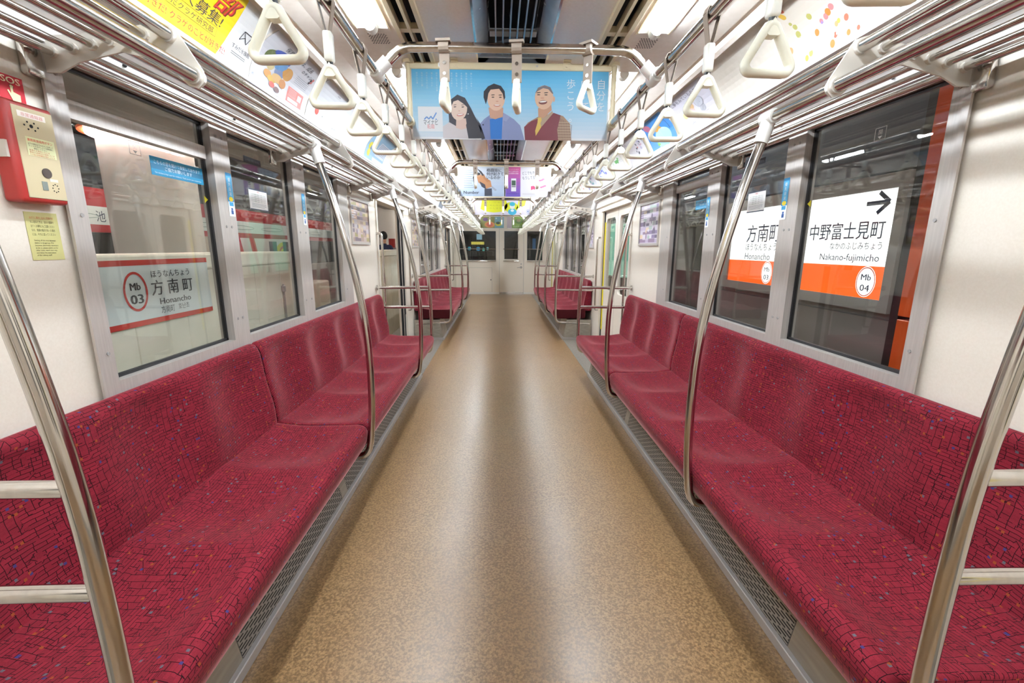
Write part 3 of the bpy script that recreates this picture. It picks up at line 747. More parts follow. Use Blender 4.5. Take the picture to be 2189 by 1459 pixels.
for i, (a, b) in enumerate(DUCTS):
    lab = 'grey louvred air duct in the ceiling centre behind the camera' if i == 0 else f"grey louvred air duct along the ceiling centre, {ordinal(i)} section from the camera"
    t = thing('ceiling_air_duct', lab, 'air vent', (0, (a+b)/2, 2.2), 'louvred ceiling ducts')
    bm = B()
    for s in (-1, 1):
        prism(bm, [(s*.170, 2.222), (s*.163, 2.222), (s*.112, 2.262), (s*.105, 2.33), (s*.170, 2.33)], 1, a, b)
    box(bm, (-.17, a, 2.222), (.17, a+.012, 2.33)); box(bm, (-.17, b-.012, 2.222), (.17, b, 2.33)); obj('duct_sides', bm, M_DUCT, t)
    bm = B(); box(bm, (-.107, a+.012, 2.345), (.107, b-.012, 2.35)); obj('duct_backing', bm, M_DARK, t)
    bm = B()
    for s in (-1, 1): box(bm, (s*.163, a, 2.2185), (s*.172, b, 2.2245))
    obj('edge_trim', bm, M_CHROME, t)
    for q in range(6):
        x = -.0775+.031*q
        bm = B(); box(bm, (x-.003, a+.012, 2.232), (x+.003, b-.012, 2.285)); obj('louvre', bm, M_DUCT, t)
    y = a+.4
    while y < b-.1:
        bm = B(); box(bm, (-.105, y, 2.268), (.105, y+.05, 2.276)); obj('cross_strip', bm, M_PLATE, t); y += .5
for s in (-1, 1):
    bm = B(); x = s*.5875
    for iy in range(9):
        for ix in range(7):
            cx = x-.033+.011*ix+(.0055 if iy % 2 else 0); cy = 2.13+.011*iy
            v = [bm.verts.new((cx+.0038*math.cos(q*math.pi/4), cy+.0038*math.sin(q*math.pi/4), 2.2193)) for q in range(8)]; bm.faces.new(v)
    t = thing('ceiling_speaker', f"small perforated speaker patch in the ceiling past the first {SIDE[s]} light", 'speaker', (x, 2.17, 2.2193), 'ceiling speakers')
    obj('perforation', bm, M_DARK, t)
    bm = B(); box(bm, (x-.045, 2.118, 2.2194), (x+.045, 2.234, 2.2199)); obj('plate', bm, M_CEIL, t)
#PART2
# ------------------------------------------------------------------ printed matter: surface maps
def wallmap(s, x, y0, z0, w=0):
    """flat surface facing the aisle; left wall reads toward +y, right wall toward -y"""
    if s < 0: return lambda u, v, h: (x+h, y0+u, z0+v)
    return lambda u, v, h: (x-h, y0+w-u, z0+v)
CV = COVE[::-1]; CL = [0]
for a, b in zip(CV, CV[1:]): CL.append(CL[-1]+math.hypot(a[0]-b[0], a[1]-b[1]))
CVH = CL[-1]
def covept(v, h):
    v = min(max(v, 0), CVH)
    for i in range(len(CV)-1):
        if v <= CL[i+1] or i == len(CV)-2:
            t = (v-CL[i])/(CL[i+1]-CL[i]); x = CV[i][0]+(CV[i+1][0]-CV[i][0])*t; z = CV[i][1]+(CV[i+1][1]-CV[i][1])*t
            dx, dz = CV[i+1][0]-CV[i][0], CV[i+1][1]-CV[i][1]; l = math.hypot(dx, dz); return x-dz/l*h, z+dx/l*h
def covemap(s, y0, w):
    def fn(u, v, h):
        x, z = covept(v, h+.002); return (s*x, y0+u if s < 0 else y0+w-u, z)
    return fn
def cove_ad(s, y0, w, label, draw):
    t = thing('advertising_poster', label, 'poster', (s*1.05, y0+w/2, 2.0), 'curved advertising posters above the racks')
    bm = B(); fn = covemap(s, y0, w); n = 14
    g = [[bm.verts.new(fn(u, CVH*i/n, h)) for i in range(n+1)] for u, h in ((0, 0), (w, 0), (w, -.0012), (0, -.0012))]
    for k in range(4):
        for i in range(n): bm.faces.new((g[k][i], g[(k+1) % 4][i], g[(k+1) % 4][i+1], g[k][i+1]))
    obj('paper', bm, dimmed_ink('#efedea'), t)
    a = Art(fn, paper=True); draw(a, w); a.build('print', t)
H_ = CVH
def ad_yellow(a, w):
    a.rect(0, 0, .80, H_, '#ffdf00', 1, 12)
    for i in range(12):
        v0, v1 = H_*i/12, H_*(i+1)/12; f = lambda v: .80+.085*math.sin(math.pi*(.15+.7*v/H_))-.01
        a.face([(.80, v0), (f(v0), v0), (f(v1), v1), (.80, v1)], '#ffdf00', 1)
    for k in range(3): a.text('クラゲのことが好きだ!', .02+.29*k, .016, .026, '#d8402a', 3, width=.275)
    a.text('クラゲ部', .44, .135, .085, '#8f2a1c', 2, width=.40, bold=.0035); a.text('クラゲ部', .44, .137, .082, '#ee3b2e', 3.4, width=.395)
    a.text('部員大募集!', .50, .088, .045, '#4b4038', 3, width=.32)
    a.text('入部はこちらから', .24, .075, .028, '#6a5a2a', 3, width=.20)
    for u0, v0, u1, v1 in ((.52, .050, .81, .051), (.52, .081, .81, .082), (.52, .05, .521, .082), (.809, .05, .81, .082)): a.rect(u0, v0, u1, v1, '#6a5a2a', 3)
    a.text('すみだクラゲ研究部', .535, .056, .022, '#5c4e22', 3, width=.26)
    for q in range(4): a.line([(.30+.03*q, .11), (.27+.03*q, .15), (.30+.03*q, .20)], .004, '#6a5a2a', 2)
    a.text('すみだ水族館', .905, .060, .020, '#3a3a3c', 3, width=.115)
    P = [(.93, .10), (.955, .135), (.985, .105), (.965, .095)]
    a.line([(.93, .098), (.935, .135), (.985, .135), (.975, .096), (.955, .115), (.93, .098)], .003, '#2a2a34', 3); a.line([(.935, .135), (.975, .096)], .003, '#2a2a34', 3.2)
    for v in (.045, .038): a.rect(.91, v, 1.0, v+.003, '#9a9a9a', 2)
def blobs(a, items, lay=2):
    for j, (u, v, r, q, h) in enumerate(items): a.ell(u, v, r, q, h, lay+.35*j)
def ad_nursery(a, w):
    a.rect(0, 0, w, H_, '#eceaf0', 1, 10)
    a.text('保育の時間は、成長', .13, .188, .026, '#2f2d38', 4, width=.26); a.text('のチャンス', .33, .160, .022, '#2f2d38', 4, width=.13)
    blobs(a, [(.16, .150, .075, .030, '#4a63c0'), (.10, .125, .05, .035, '#6d7a45'), (.185, .125, .05, .032, '#6fa4dc'), (.26, .11, .042, .030, '#e0a04a'), (.12, .098, .03, .022, '#d9c48a'), (.20, .088, .04, .018, '#7f8fb8')])
    blobs(a, [(.12, .060, .03, .016, '#e8a44c'), (.16, .050, .035, .014, '#f0c24e'), (.20, .066, .045, .018, '#e6b76a'), (.25, .06, .03, .02, '#d88a3a'), (.17, .03, .024, .012, '#da4a34'), (.215, .022, .024, .012, '#7a4a44')], 4.4)
    a.rect(.31, .008, .47, .075, '#ee8378', 2, 4)
    for q in range(6): a.rect(.325, .066-.006*q, .40, .068-.006*q, '#f6c3bd', 3)
    a.rect(.325, .012, .43, .028, '#f3eef0', 3, 2); a.rect(.415, .035, .455, .062, '#e9e6f2', 3, 2)
    for q in range(5): a.rect(.33, .135-.008*q, .46, .137-.008*q, '#a6a4b0', 3)
    for q in range(4): a.ell(.44+.012*(q % 2), .145+.008*q, .008, .007, ('#3b3133', '#e07a7a')[q % 2], 4.5)
    a.text('H', .015, .018, .016, '#2b6aa8', 3)
def ad_tomato(a, w):
    a.rect(0, 0, w, H_, '#ecebee', 1, 10); a.ell(.12, .058, .024, .019, '#e4503c', 3); a.line([(.125, .075), (.145, .088)], .004, '#4c5a3c', 4)
    a.text('〒300-40', .20, .195, .012, '#4a4a55', 3); a.line([(.22, .07), (.25, .09), (.28, .075), (.31, .095), (.33, .07), (.30, .055)], .0015, '#9a9a9c', 3); a.ell(.20, .05, .004, .004, '#333333', 3)
    a.ring(.24, .035, .03, .014, .0015, '#b9b9b9', 3); a.text('春の野菜', .36, .02, .016, '#5a5a5a', 3, width=.07)
def ad_blue(a, w):
    a.rect(0, 0, w, H_, '#9cc6e2', 1, 12); a.rect(.24, .05, .50, .17, '#dfe4ee', 2, 8)
    for q in range(8): a.rect(.26, .155-.012*q, .48, .160-.012*q, '#a7aec2', 3)
    for u, v in ((.12, .165), (.07, .10), (.08, .045)): a.ell(u, v, .035, .028, '#f2df1c', 3); a.ell(u, v, .015, .012, '#9a9418', 4)
    a.ell(.10, .09, .025, .02, '#6f86b4', 3.5); a.rect(.2, .0, w, .03, '#e8e6ec', 2, 2); a.text('7', .30, .006, .02, '#28335c', 3)
def ad_candy(a, w):
    a.rect(0, 0, w, H_, '#f4e7d8', 1, 10); R = random.Random(4)
    for _ in range(64):
        u, v = R.uniform(.02, w-.02), R.uniform(.012, H_-.012); r = R.uniform(.006, .0115)
        a.ell(u, v, r, r*1.15, R.choice(['#ee8f3a', '#ea6f50', '#f0c24c', '#ee8f90', '#c8c26a', '#ae94d0', '#ecb074']), 2)
    a.ell(.52, .135, .19, .092, '#f6f3f0', 3, 30)
    for j, (u, v, r, q, h) in enumerate([(.39, .17, .034, .026, '#5b84d6'), (.65, .165, .032, .030, '#f2b211'), (.60, .175, .018, .018, '#8a63b8'), (.47, .205, .04, .02, '#e0a23c'), (.48, .085, .026, .026, '#ee5f6a'), (.56, .095, .028, .028, '#f3ecb8'), (.42, .115, .014, .030, '#efc24a'), (.47, .135, .012, .010, '#8a63b8'), (.55, .135, .007, .007, '#cc2f3a'), (.68, .215, .04, .016, '#d99a60')]): a.ell(u, v, r, q, h, 4+.2*j)
    for q in range(4): a.rect(.80, .165-.014*q, .93, .167-.014*q, '#a89c90', 3)
    a.text('ロ', .95, .165, .02, '#4a4a50', 3); a.text('15', .70, .012, .010, '#5878c0', 3)
def ad_dream(a, w):
    a.rect(0, 0, w, H_, '#e9e4ee', 1, 10); a.text('なに夢をみているのかな?', .04, .185, .026, '#55505e', 3, width=.42)
    blobs(a, [(.22, .13, .055, .030, '#e8c08a'), (.22, .105, .045, .025, '#f0d2cc'), (.34, .13, .05, .035, '#d2d2dc'), (.35, .085, .03, .022, '#bdbec6'), (.14, .10, .03, .02, '#f1e39a')])
    a.ring(.34, .13, .045, .032, .003, '#aeaeb8', 5); a.line([(.33, .12), (.34, .135), (.35, .12)], .003, '#85858e', 5.5)
    a.text('ふみん', .18, .035, .018, '#4a4655', 3, width=.05)
    for q in range(3): a.rect(.25, .06-.012*q, .40, .062-.012*q, '#b5b0bd', 3)
def ad_bluecartoon(a, w):
    a.rect(0, 0, w, H_, '#3f8fdc', 1, 12); a.ell(.32, .07, .13, .07, '#a6d4ee', 2, 28)
    blobs(a, [(.18, .185, .05, .03, '#c46a86'), (.30, .14, .055, .032, '#eaa33c'), (.36, .10, .04, .03, '#f4e3bc'), (.25, .06, .045, .025, '#e8d23c'), (.22, .05, .03, .02, '#7cbc4a'), (.40, .07, .03, .026, '#f1e8d6')], 3)
    a.text('おいでよ', .05, .09, .024, '#123a6c', 3, width=.10); a.rect(.46, .10, .464, H_, '#20242c', 5, 6); a.rect(0, 0, w, .022, '#d8ecea', 3)
def ad_pink(a, w):
    a.rect(0, 0, w, H_, '#e9e2e6', 1, 10); R = random.Random(2)
    for _ in range(16): a.ell(R.uniform(.05, w-.05), R.uniform(.05, .19), R.uniform(.006, .018), R.uniform(.005, .014), R.choice(['#d9a8b8', '#d85a4a', '#b8b4c0', '#c6bad4', '#3c3c48']), 2)
    a.text('はじまる', .08, .18, .022, '#8a5a6a', 3, width=.12); a.rect(w-.012, .02, w-.007, H_, '#20242c', 4, 8)
def ad_mixed(c1, c2, c3, bg, word):
    def f(a, w):
        a.rect(0, 0, w, H_, bg, 1, 10); R = random.Random(hash(word) % 97 if False else len(word)+sum(map(ord, word)))
        for j in range(22):
            u, v = R.uniform(.04, w-.10), R.uniform(.03, .18); a.rect(u, v, u+R.uniform(.02, .07), v+R.uniform(.01, .035), R.choice([c1, c2, c3]), 2+.08*j)
        a.text(word, .06, .185, .024, '#f2f2f4' if bg < '#9' else '#3a3a44', 5, width=.22)
    return f
cove_ad(-1, .96, 1.03, 'wide bright yellow advert with red brush lettering above the near left rack', ad_yellow)
cove_ad(-1, 2.005, .515, 'white advert with huddled blue and orange shapes and a coral box above the left rack', ad_nursery)
cove_ad(-1, 2.535, .515, 'nearly blank white advert with one red tomato above the left rack', ad_tomato)
cove_ad(-1, 3.57, .515, 'pale blue advert with three yellow discs above the left rack', ad_blue)
cove_ad(1, .86, 1.03, 'cream advert with scattered sweets and a big white oval above the near right rack', ad_candy)
cove_ad(1, 2.42, .515, 'lilac white advert asking about a dream above the right rack', ad_dream)
cove_ad(1, 2.99, .515, 'bright blue advert with orange and yellow blobs above the right rack', ad_bluecartoon)
cove_ad(1, 3.53, .515, 'pale pink advert with small red specks above the right rack', ad_pink)
cove_ad(1, 4.15, .515, 'white advert with green marks at the far end of the near right rack', ad_mixed('#5fae5a', '#c9d8c0', '#e3c6c6', '#efece8', 'みどり'))
cove_ad(1, 4.72, .515, 'blue and violet advert above the nearer right door', ad_mixed('#3f6fd0', '#6a5fc0', '#9cc4e8', '#dfe2ee', 'うみ'))
cove_ad(1, 5.30, .515, 'purple and teal advert above the nearer right door, beyond the blue and violet one', ad_mixed('#7a5fb0', '#58b8a8', '#c8c4dc', '#e6e4ec', 'くらし'))
cove_ad(1, 5.95, .515, 'white advert with a yellow patch above the nearer right door', ad_mixed('#ecc840', '#e4e0d6', '#d88a6a', '#efece6', 'ひかり'))
cove_ad(-1, 7.75, .515, 'dark grey advert on the left beyond the first door', ad_mixed('#5a5f6c', '#3c404c', '#8a90a0', '#4c505c', 'よる'))
cove_ad(-1, 8.35, .515, 'pale grey advert following the dark grey one on the left', ad_mixed('#c8c2c0', '#b0a8a8', '#ddd6d2', '#e4dfdc', 'あさ'))
cove_ad(1, 7.2, .515, 'orange and yellow advert on the right beyond the first door', ad_mixed('#f0a020', '#e8d040', '#f4ead0', '#f1e9dc', 'まつり'))
cove_ad(1, 7.85, .515, 'lavender advert following the orange and yellow one on the right', ad_mixed('#c0bcd4', '#a8a4bc', '#dcd8e4', '#e2dfe8', 'ゆき'))

# ------------------------------------------------------------------ hanging banners
def banner(y, x0, x1, z0, z1, label, nm='hanging_poster'):
    t = thing(nm, label, 'poster', ((x0+x1)/2, y, z0), 'posters hanging across the aisle')
    bm = B(); rbox(bm, (x0-.008, y-.008, z1-.002), (x1+.008, y+.010, min(z1+.030, 2.216)), .003, 1); obj('hanger_rail', bm, M_BEIGE, t)
    for f in (.22, .78):
        x = x0+(x1-x0)*f
        bm = B(); box(bm, (x-.018, y-.011, z1+.004), (x+.018, y-.008, 2.2185)); tube(bm, [(x, y-.014, z1+.016), (x, y-.010, z1+.016)], .006, 8)
        box(bm, (x-.018, y-.030, 2.2185), (x+.018, y-.008, 2.2245)); obj('hanger_clip', bm, M_BEIGE, t)
    bm = B(); box(bm, (x0, y-.0007, z0), (x1, y+.0007, z1)); obj('paper', bm, dimmed_ink('#eef0f2'), t)
    return t
BN0 = (-.4966, .4857, 1.865, 2.185)
t = banner(2.40, *BN0, 'sky blue poster with three smiling people hanging nearest the camera')
# authored in photo-crop pixels and laid out on the sheet
def BX(px, py): return ((px-880.5)/418.5*.982, (297-py)/151*.32)
a = Art(lambda u, v, h: (BN0[0]+u, 2.40-.0008-h, BN0[2]+v), paper=True)
a.grad(.006, .010, .976, .318, '#d6e2f0', '#58c0f2', 1, 16)
def c7(pts): return [BX(860+x/8.105, 130+y/8.105) for x, y in pts]
def c8(pts): return [BX(1020+x/7.297, 150+y/7.297) for x, y in pts]
def pl(pts, h, lay): a.face(pts, h, lay)
def el(c, cx, cy, rx, ry, h, lay, rot=0):
    (u, v), k = (c([(cx, cy)])[0], (8.105 if c is c7 else 7.297)); a.ell(u, v, rx/k/418.5*.982, ry/k/151*.32, h, lay, 22, rot)
# logo panel
(u0, v0), (u1, v1) = c7([(270, 1218)])[0], c7([(690, 780)])[0]; a.rect(u0, v0, u1, v1, '#eeeff2', 2)
lp = c7([(375, 1008), (418, 960), (440, 985), (455, 1000), (490, 950), (520, 1000), (585, 885)]); a.line(lp, .006, '#6f9fe6', 3); el(c7, 578, 1002, 11, 11, '#4f86e0', 3.4)
u, v = c7([(485, 1098)])[0]; a.text('マイナビ', u, v, .028, '#45474c', 3, 'C', width=.072)
u, v = c7([(485, 1166)])[0]; a.text('転職', u, v, .024, '#f0908c', 3, 'C', width=.036)
cols = ['好きな仕事、', '自分の心に聞', '何をやるかより', '誰と働くのか', '好きなことを仕事', '', '考えるより', '変わるために', '挑戦してみる', 'その先にある景色', '踏み出してみる', '新しい一歩を。']
for i, tx in enumerate(cols):
    if tx: u, v = c7([(275+83*i+4*(i > 5), 178)])[0]; a.vtext(tx, u, v, .0095, '#dff0fa', 3, 1.15)
# woman
pl(c7([(800, 1050), (790, 800), (840, 650), (950, 565), (1080, 620), (1180, 800), (1240, 930), (1330, 1100), (1420, 1330), (1140, 1335), (1080, 1200), (900, 1140), (780, 1040)]), '#332f3c', 2)
pl(c7([(690, 1335), (690, 1130), (800, 1050), (920, 1120), (1100, 1140), (1230, 1170), (1350, 1335)]), '#d9cfd0', 2.4)
pl(c7([(915, 1150), (925, 980), (1090, 980), (1110, 1150), (1010, 1180)]), '#e8c4b4', 2.8)
el(c7, 975, 820, 138, 198, '#f0d2c2', 3.2, -.18)
pl(c7([(835, 800), (850, 660), (950, 590), (1080, 650), (1130, 800), (1060, 730), (960, 660), (880, 690)]), '#2f2c38', 3.7)
pl(c7([(1120, 780), (1190, 850), (1290, 1050), (1380, 1330), (1130, 1335), (1090, 1100), (1140, 950)]), '#2b2832', 3.9)
for ex in (905, 1040): el(c7, ex, 782, 24, 9, '#3a2f33', 4.2, .1); el(c7, ex, 745, 30, 6, '#6b5652', 4.2, .2)
el(c7, 995, 918, 62, 26, '#d8857c', 4.3, .15); el(c7, 995, 912, 50, 13, '#f7f2ee', 4.6, .15); el(c7, 978, 850, 16, 9, '#dcae9c', 4.3); el(c7, 1130, 902, 10, 10, '#f4f4f4', 4.6)
# man in jacket
pl(c8([(5, 850), (100, 740), (180, 680), (400, 640), (560, 740), (660, 840), (730, 1075), (50, 1075)]), '#8a93bd', 2)
pl(c8([(-25, 720), (40, 830), (60, 1075), (110, 1055)]), '#2a2838', 2.2)
pl(c8([(180, 745), (390, 715), (370, 1062), (190, 1062)]), '#1673c8', 2.8)
pl(c8([(400, 640), (500, 700), (440, 780), (400, 760), (370, 1062), (385, 715)]), '#9aa2c8', 3.1); pl(c8([(160, 700), (185, 750), (195, 1062), (110, 1062), (60, 850)]), '#7e88b4', 3.1)
pl(c8([(165, 560), (190, 720), (270, 745), (390, 700), (395, 560)]), '#d5a288', 3.0)
el(c8, 285, 420, 135, 190, '#ecc0a6', 3.5, -.06)
pl(c8([(125, 510), (90, 400), (95, 310), (160, 230), (250, 185), (360, 220), (415, 300), (425, 400), (405, 440), (385, 340), (330, 265), (200, 280), (165, 340), (150, 430)]), '#26222a', 4)
for ex in (235, 350): el(c8, ex, 398, 22, 8, '#3a2c2a', 4.5); el(c8, ex, 362, 30, 7, '#40322f', 4.5, .08)
el(c8, 298, 525, 52, 20, '#c97f70', 4.5); el(c8, 298, 520, 42, 10, '#f4ece6', 4.8); el(c8, 300, 462, 22, 9, '#d79c84', 4.5); el(c8, 80, 835, 12, 12, '#22243a', 4)
# man in waistcoat
pl(c8([(720, 870), (780, 790), (930, 700), (1180, 630), (1330, 680), (1440, 800), (1470, 1075), (735, 1075)]), '#a88468', 2)
for i in range(9): p0, p1 = c8([(1260+26*i, 700+15*i)])[0], c8([(1255+25*i, 1070)])[0]; a.line([p0, p1], .0022, '#6a4c42', 2.5)
for i in range(7): p0, p1 = c8([(1250, 780+44*i)])[0], c8([(1460, 780+44*i)])[0]; a.line([p0, p1], .0015, '#d9c2a2', 2.8)
pl(c8([(735, 1075), (722, 860), (830, 770), (930, 730), (960, 860), (1000, 830), (1180, 630), (1290, 670), (1240, 900), (1260, 1075)]), '#7d2433', 3.2)
pl(c8([(935, 690), (1020, 720), (1160, 600), (1170, 640), (1000, 850), (970, 850)]), '#b39a80', 3.6)
pl(c8([(935, 715), (985, 705), (995, 750), (975, 800), (990, 860), (905, 1005), (895, 920), (930, 790)]), '#e2bd55', 4)
pl(c8([(935, 560), (940, 690), (1010, 730), (1150, 590), (1140, 500)]), '#c99474', 3.4)
el(c8, 1025, 390, 142, 190, '#e6b898', 4.2, -.1); el(c8, 1178, 415, 18, 45, '#dfae8e', 4.0)
pl(c8([(885, 330), (930, 240), (1030, 200), (1120, 230), (1170, 330), (1150, 330), (1090, 262), (1010, 245), (930, 290)]), '#7c7478', 4.7)
for ex in (940, 1055): el(c8, ex, 350, 26, 8, '#33292a', 4.9); el(c8, ex, 316, 34, 8, '#4a3a38', 4.9, .1)
el(c8, 1010, 468, 66, 34, '#7c3c38', 4.9, .1); el(c8, 1010, 456, 56, 13, '#f3ece6', 5.2, .1); el(c8, 1000, 400, 30, 14, '#d8a184', 4.9)
for (cx, tx) in ((1910, '自分を'), (1660, '向いて'), (1440, '歩こう。')):
    u, v = c8([(cx, 62)])[0]; a.vtext(tx, u, v, .048, '#f2f8fc', 3, 1.06)
a.build('print', t)
bm = B(); box(bm, (-.36, 2.3905, 2.192), (-.335, 2.3915, 2.21)); obj('number_tag', bm, ink('#eef0f4'), t)
a = Art(lambda u, v, h: (u, 2.3902-h, v)); a.text('11', -.354, 2.196, .012, '#3c66b0', 1); a.text('10', .118, 2.196, .012, '#3c66b0', 1); a.build('number_print', t)

# second banner: magazine advert and a payment advert
def B2map(x0, y, z0): return lambda u, v, h: (x0+u, y-.0008-h, z0+v)
t = banner(5.15, -.50, -.004, 1.888, 2.205, 'pale blue hanging poster with a fighter and the word Number, second from camera')
a = Art(B2map(-.50, 5.15, 1.888), paper=True); a.grad(.004, .004, .492, .313, '#b9cbe2', '#d9dee8', 1, 8)
K = .63/1000
def q(x, y): return ((x-165)*K*.99, (985-y)*.317/560)
for i, tx in enumerate(('格闘技に', '何が起きて', 'いるのか')): u, v = q(650, 520+68*i); a.text(tx, u, v, .040, '#20242c', 3, width=(.165, .185, .15)[i], bold=.001)
u, v = q(240, 935); a.text('Number', u, v, .046, '#1b1d24', 3, width=.17, bold=.0012)
for pts, h, lay in (([(405, 620), (440, 850), (470, 830), (430, 600)], '#1c1a1e', 2), ([(480, 460), (560, 520), (640, 640), (600, 700), (560, 580)], '#2e2a30', 2.4), ([(470, 590), (520, 560), (720, 690), (740, 800), (640, 840), (500, 720)], '#c98a58', 2.8),
                    ([(520, 700), (620, 760), (640, 850), (560, 800)], '#2c2c3c', 3.2), ([(610, 840), (740, 830), (745, 970), (610, 975)], '#3a3c4c', 3), ([(740, 780), (830, 860), (800, 880), (735, 820)], '#aab0bc', 3.3), ([(600, 560), (640, 640), (720, 690), (660, 720), (590, 640)], '#b87a4c', 3.3)):
    a.face([q(*p) for p in pts], h, lay)
u, v = q(505, 590); a.ell(u, v, .026, .022, '#d39a6c', 3.6); a.ell(u-.004, v+.014, .026, .014, '#2a2426', 3.8)
for i in range(9):
    u, v = q(245, 500+40*i); a.rect(u, v, u+.09+.03*((i*7) % 3)/3, v+.006, '#8a93a6', 2)
a.build('print', t)
t = banner(5.15, .008, .512, 1.886, 2.205, 'hanging poster, half magenta with a phone and half white with pink icons')
a = Art(B2map(.008, 5.15, 1.886), paper=True); a.grad(.003, .004, .168, .315, '#6a4fbc', '#d8559a', 1, 8); a.rect(.168, .004, .50, .315, '#eeeaee', 1)
a.rect(.065, .06, .12, .195, '#f2f0f4', 3); a.rect(.070, .12, .115, .175, '#3c5a44', 4); a.rect(.07, .105, .115, .113, '#222222', 4)
for i in range(3): a.text(('ポイントたまる', '無料で送料0円!', '30日間無料体験')[i], .085, .285-.022*i, .014+.003*(i == 2), '#fbe3ef', 3, 'C', width=.12)
a.text('アプリで今すぐ', .085, .03, .014, '#2a2060', 3, 'C', width=.13)
a.text('どこでもチャージ', .19, .235, .040, '#4a4a50', 3, width=.22, rot=.06); a.text('もうしてる?', .19, .185, .040, '#4a4a50', 3, width=.15, rot=.06)
a.face([(.285, .075), (.315, .085), (.315, .120), (.285, .115)], '#ee4f86', 3); a.face([(.315, .085), (.33, .078), (.33, .108), (.315, .12)], '#d83a72', 3.2)
for u, v in ((.385, .175), (.405, .180), (.42, .19), (.40, .105), (.42, .112), (.44, .12)): a.ell(u, v, .016, .009, '#f47fa6', 3)
for i in range(3): a.rect(.37, .06+.012*i, .46, .063+.012*i, '#f4a7c0', 3)
a.rect(.19, .03, .33, .034, '#c8b8c0', 3); a.build('print', t)
# third banner
t = banner(8.10, -.505, .525, 1.90, 2.19, 'pale lilac hanging poster with big yellow brush patches and a blue figure')
a = Art(B2map(-.505, 8.10, 1.90), paper=True); a.rect(.004, .004, 1.026, .286, '#e7dff0', 1)
a.face([(.12, .10), (.15, .26), (.30, .285), (.56, .28), (.60, .15), (.55, .06), (.35, .04), (.2, .06)], '#eaea10', 2); a.ell(.66, .13, .12, .09, '#eaea10', 2); a.face([(.75, .10), (.80, .285), (.93, .28), (.90, .16)], '#eaea3a', 2)
for i in range(3): a.text(('ようこそ地下鉄へ', 'ごあんない', 'いたします')[i], .36, .20-.05*i, .034, '#b8b62a', 3, 'C', width=.26)
a.ell(.68, .055, .075, .055, '#35b4dc', 3); a.ell(.68, .15, .045, .05, '#f0ece6', 3.5); a.ell(.68, .185, .05, .035, '#3ac0d8', 4); a.ell(.68, .075, .03, .02, '#e6f4f8', 4)
a.ring(.955, .065, .03, .032, .004, '#5f8fc8', 3); a.ell(.955, .065, .012, .012, '#4a7ab8', 3); a.build('print', t)
# fourth pair
def ban4(x0, x1, label, draw):
    t = banner(10.85, x0, x1, 1.79, 2.06, label); a = Art(B2map(x0, 10.85, 1.79), paper=True); draw(a, x1-x0); a.build('print', t)
def d1(a, w):
    a.rect(.004, .004, w-.004, .266, '#8a8a4a', 1); a.ell(.22, .08, .12, .07, '#d98a4a', 2); a.ell(.22, .085, .07, .05, '#c85a4c', 2.4); a.ell(.12, .20, .06, .04, '#6a4a7a', 2.4); a.rect(.34, .004, w-.004, .266, '#6f9aa0', 2); a.ell(.43, .10, .08, .05, '#c8c030', 3); a.ell(.42, .12, .05, .03, '#3c4a3a', 3.4); a.text('春', .36, .21, .04, '#f0f0e0', 4)
def d2(a, w):
    a.rect(.004, .004, .12, .266, '#b8a8ac', 1); a.rect(.12, .004, w-.004, .266, '#7a9a3a', 1); a.ell(.30, .16, .11, .06, '#4c6a2c', 2); a.ell(.28, .18, .05, .035, '#8a7a5a', 2.4); a.ell(.40, .10, .07, .04, '#9cc04a', 2.4); a.text('のんびり旅', .15, .03, .035, '#f0f4dc', 3, width=.25)
ban4(-.50, .06, 'olive and teal poster with an orange flower, hanging farthest down the aisle on the left', d1)
ban4(.13, .60, 'leafy green poster hanging farthest down the aisle on the right', d2)

# ------------------------------------------------------------------ framed wall posters, stickers, notices
def wall_poster(s, y0, w, z0, h, label, seed, pal):
    x = s*(WX-.0005); t = thing('framed_poster', label, 'poster', (x, y0+w/2, z0), 'framed posters on the side walls')
    bm = B(); e = .014
    for p0, p1 in (((y0, z0), (y0+w, z0+e*1.6)), ((y0, z0+h-e), (y0+w, z0+h)), ((y0, z0+e*1.6), (y0+e, z0+h-e)), ((y0+w-e, z0+e*1.6), (y0+w, z0+h-e))): box(bm, (s*(WX-.014), p0[0], p0[1]), (s*(WX-.0005), p1[0], p1[1]))
    obj('frame', bm, M_BRUSH, t)
    a = Art(wallmap(s, s*(WX-.003), y0, z0, w)); R = random.Random(seed); a.rect(e, e*1.6, w-e, h-e, pal[0], 1)
    n = 6
    for i in range(n):
        for j in range(9):
            if R.random() < .8: a.rect(e+(w-2*e)*i/n, .03+(h-.05)*j/9, e+(w-2*e)*(i+1)/n, .03+(h-.05)*(j+R.uniform(.6, 1))/9, pal[1+R.randrange(len(pal)-1)], 2)
    for i in range(10): a.ell(R.uniform(.06, w-.06), R.uniform(.06, h-.06), R.uniform(.01, .035), R.uniform(.01, .03), pal[1+R.randrange(len(pal)-1)], 3+.1*i)
    for i in range(6): a.rect(.03, h-.06-.02*i, .03+R.uniform(.08, .2), h-.055-.02*i, '#efeaf0', 5)
    a.build('print', t)
P1 = ['#b9a6a0', '#8a7a86', '#c9a890', '#a48c80', '#b8b0b4', '#7a6a74', '#c8b48c', '#9c9060']
P2c = ['#c9c0cc', '#8c7a9c', '#b8a8c0', '#6c6078', '#d8cfd8', '#a8b8b0', '#d8c0a0', '#907890']
wall_poster(-1, 3.865, .53, 1.355, .385, 'framed poster of brownish photographs on the left wall before the nearer door', 3, P1)
wall_poster(1, 3.865, .53, 1.355, .385, 'framed poster of violet photographs on the right wall before the nearer door', 5, P2c)
wall_poster(-1, 6.50, .50, 1.33, .42, 'framed poster on the left wall just beyond the nearer door', 8, P1)
wall_poster(1, 6.50, .50, 1.33, .42, 'framed poster on the right wall just beyond the nearer door', 9, P2c)

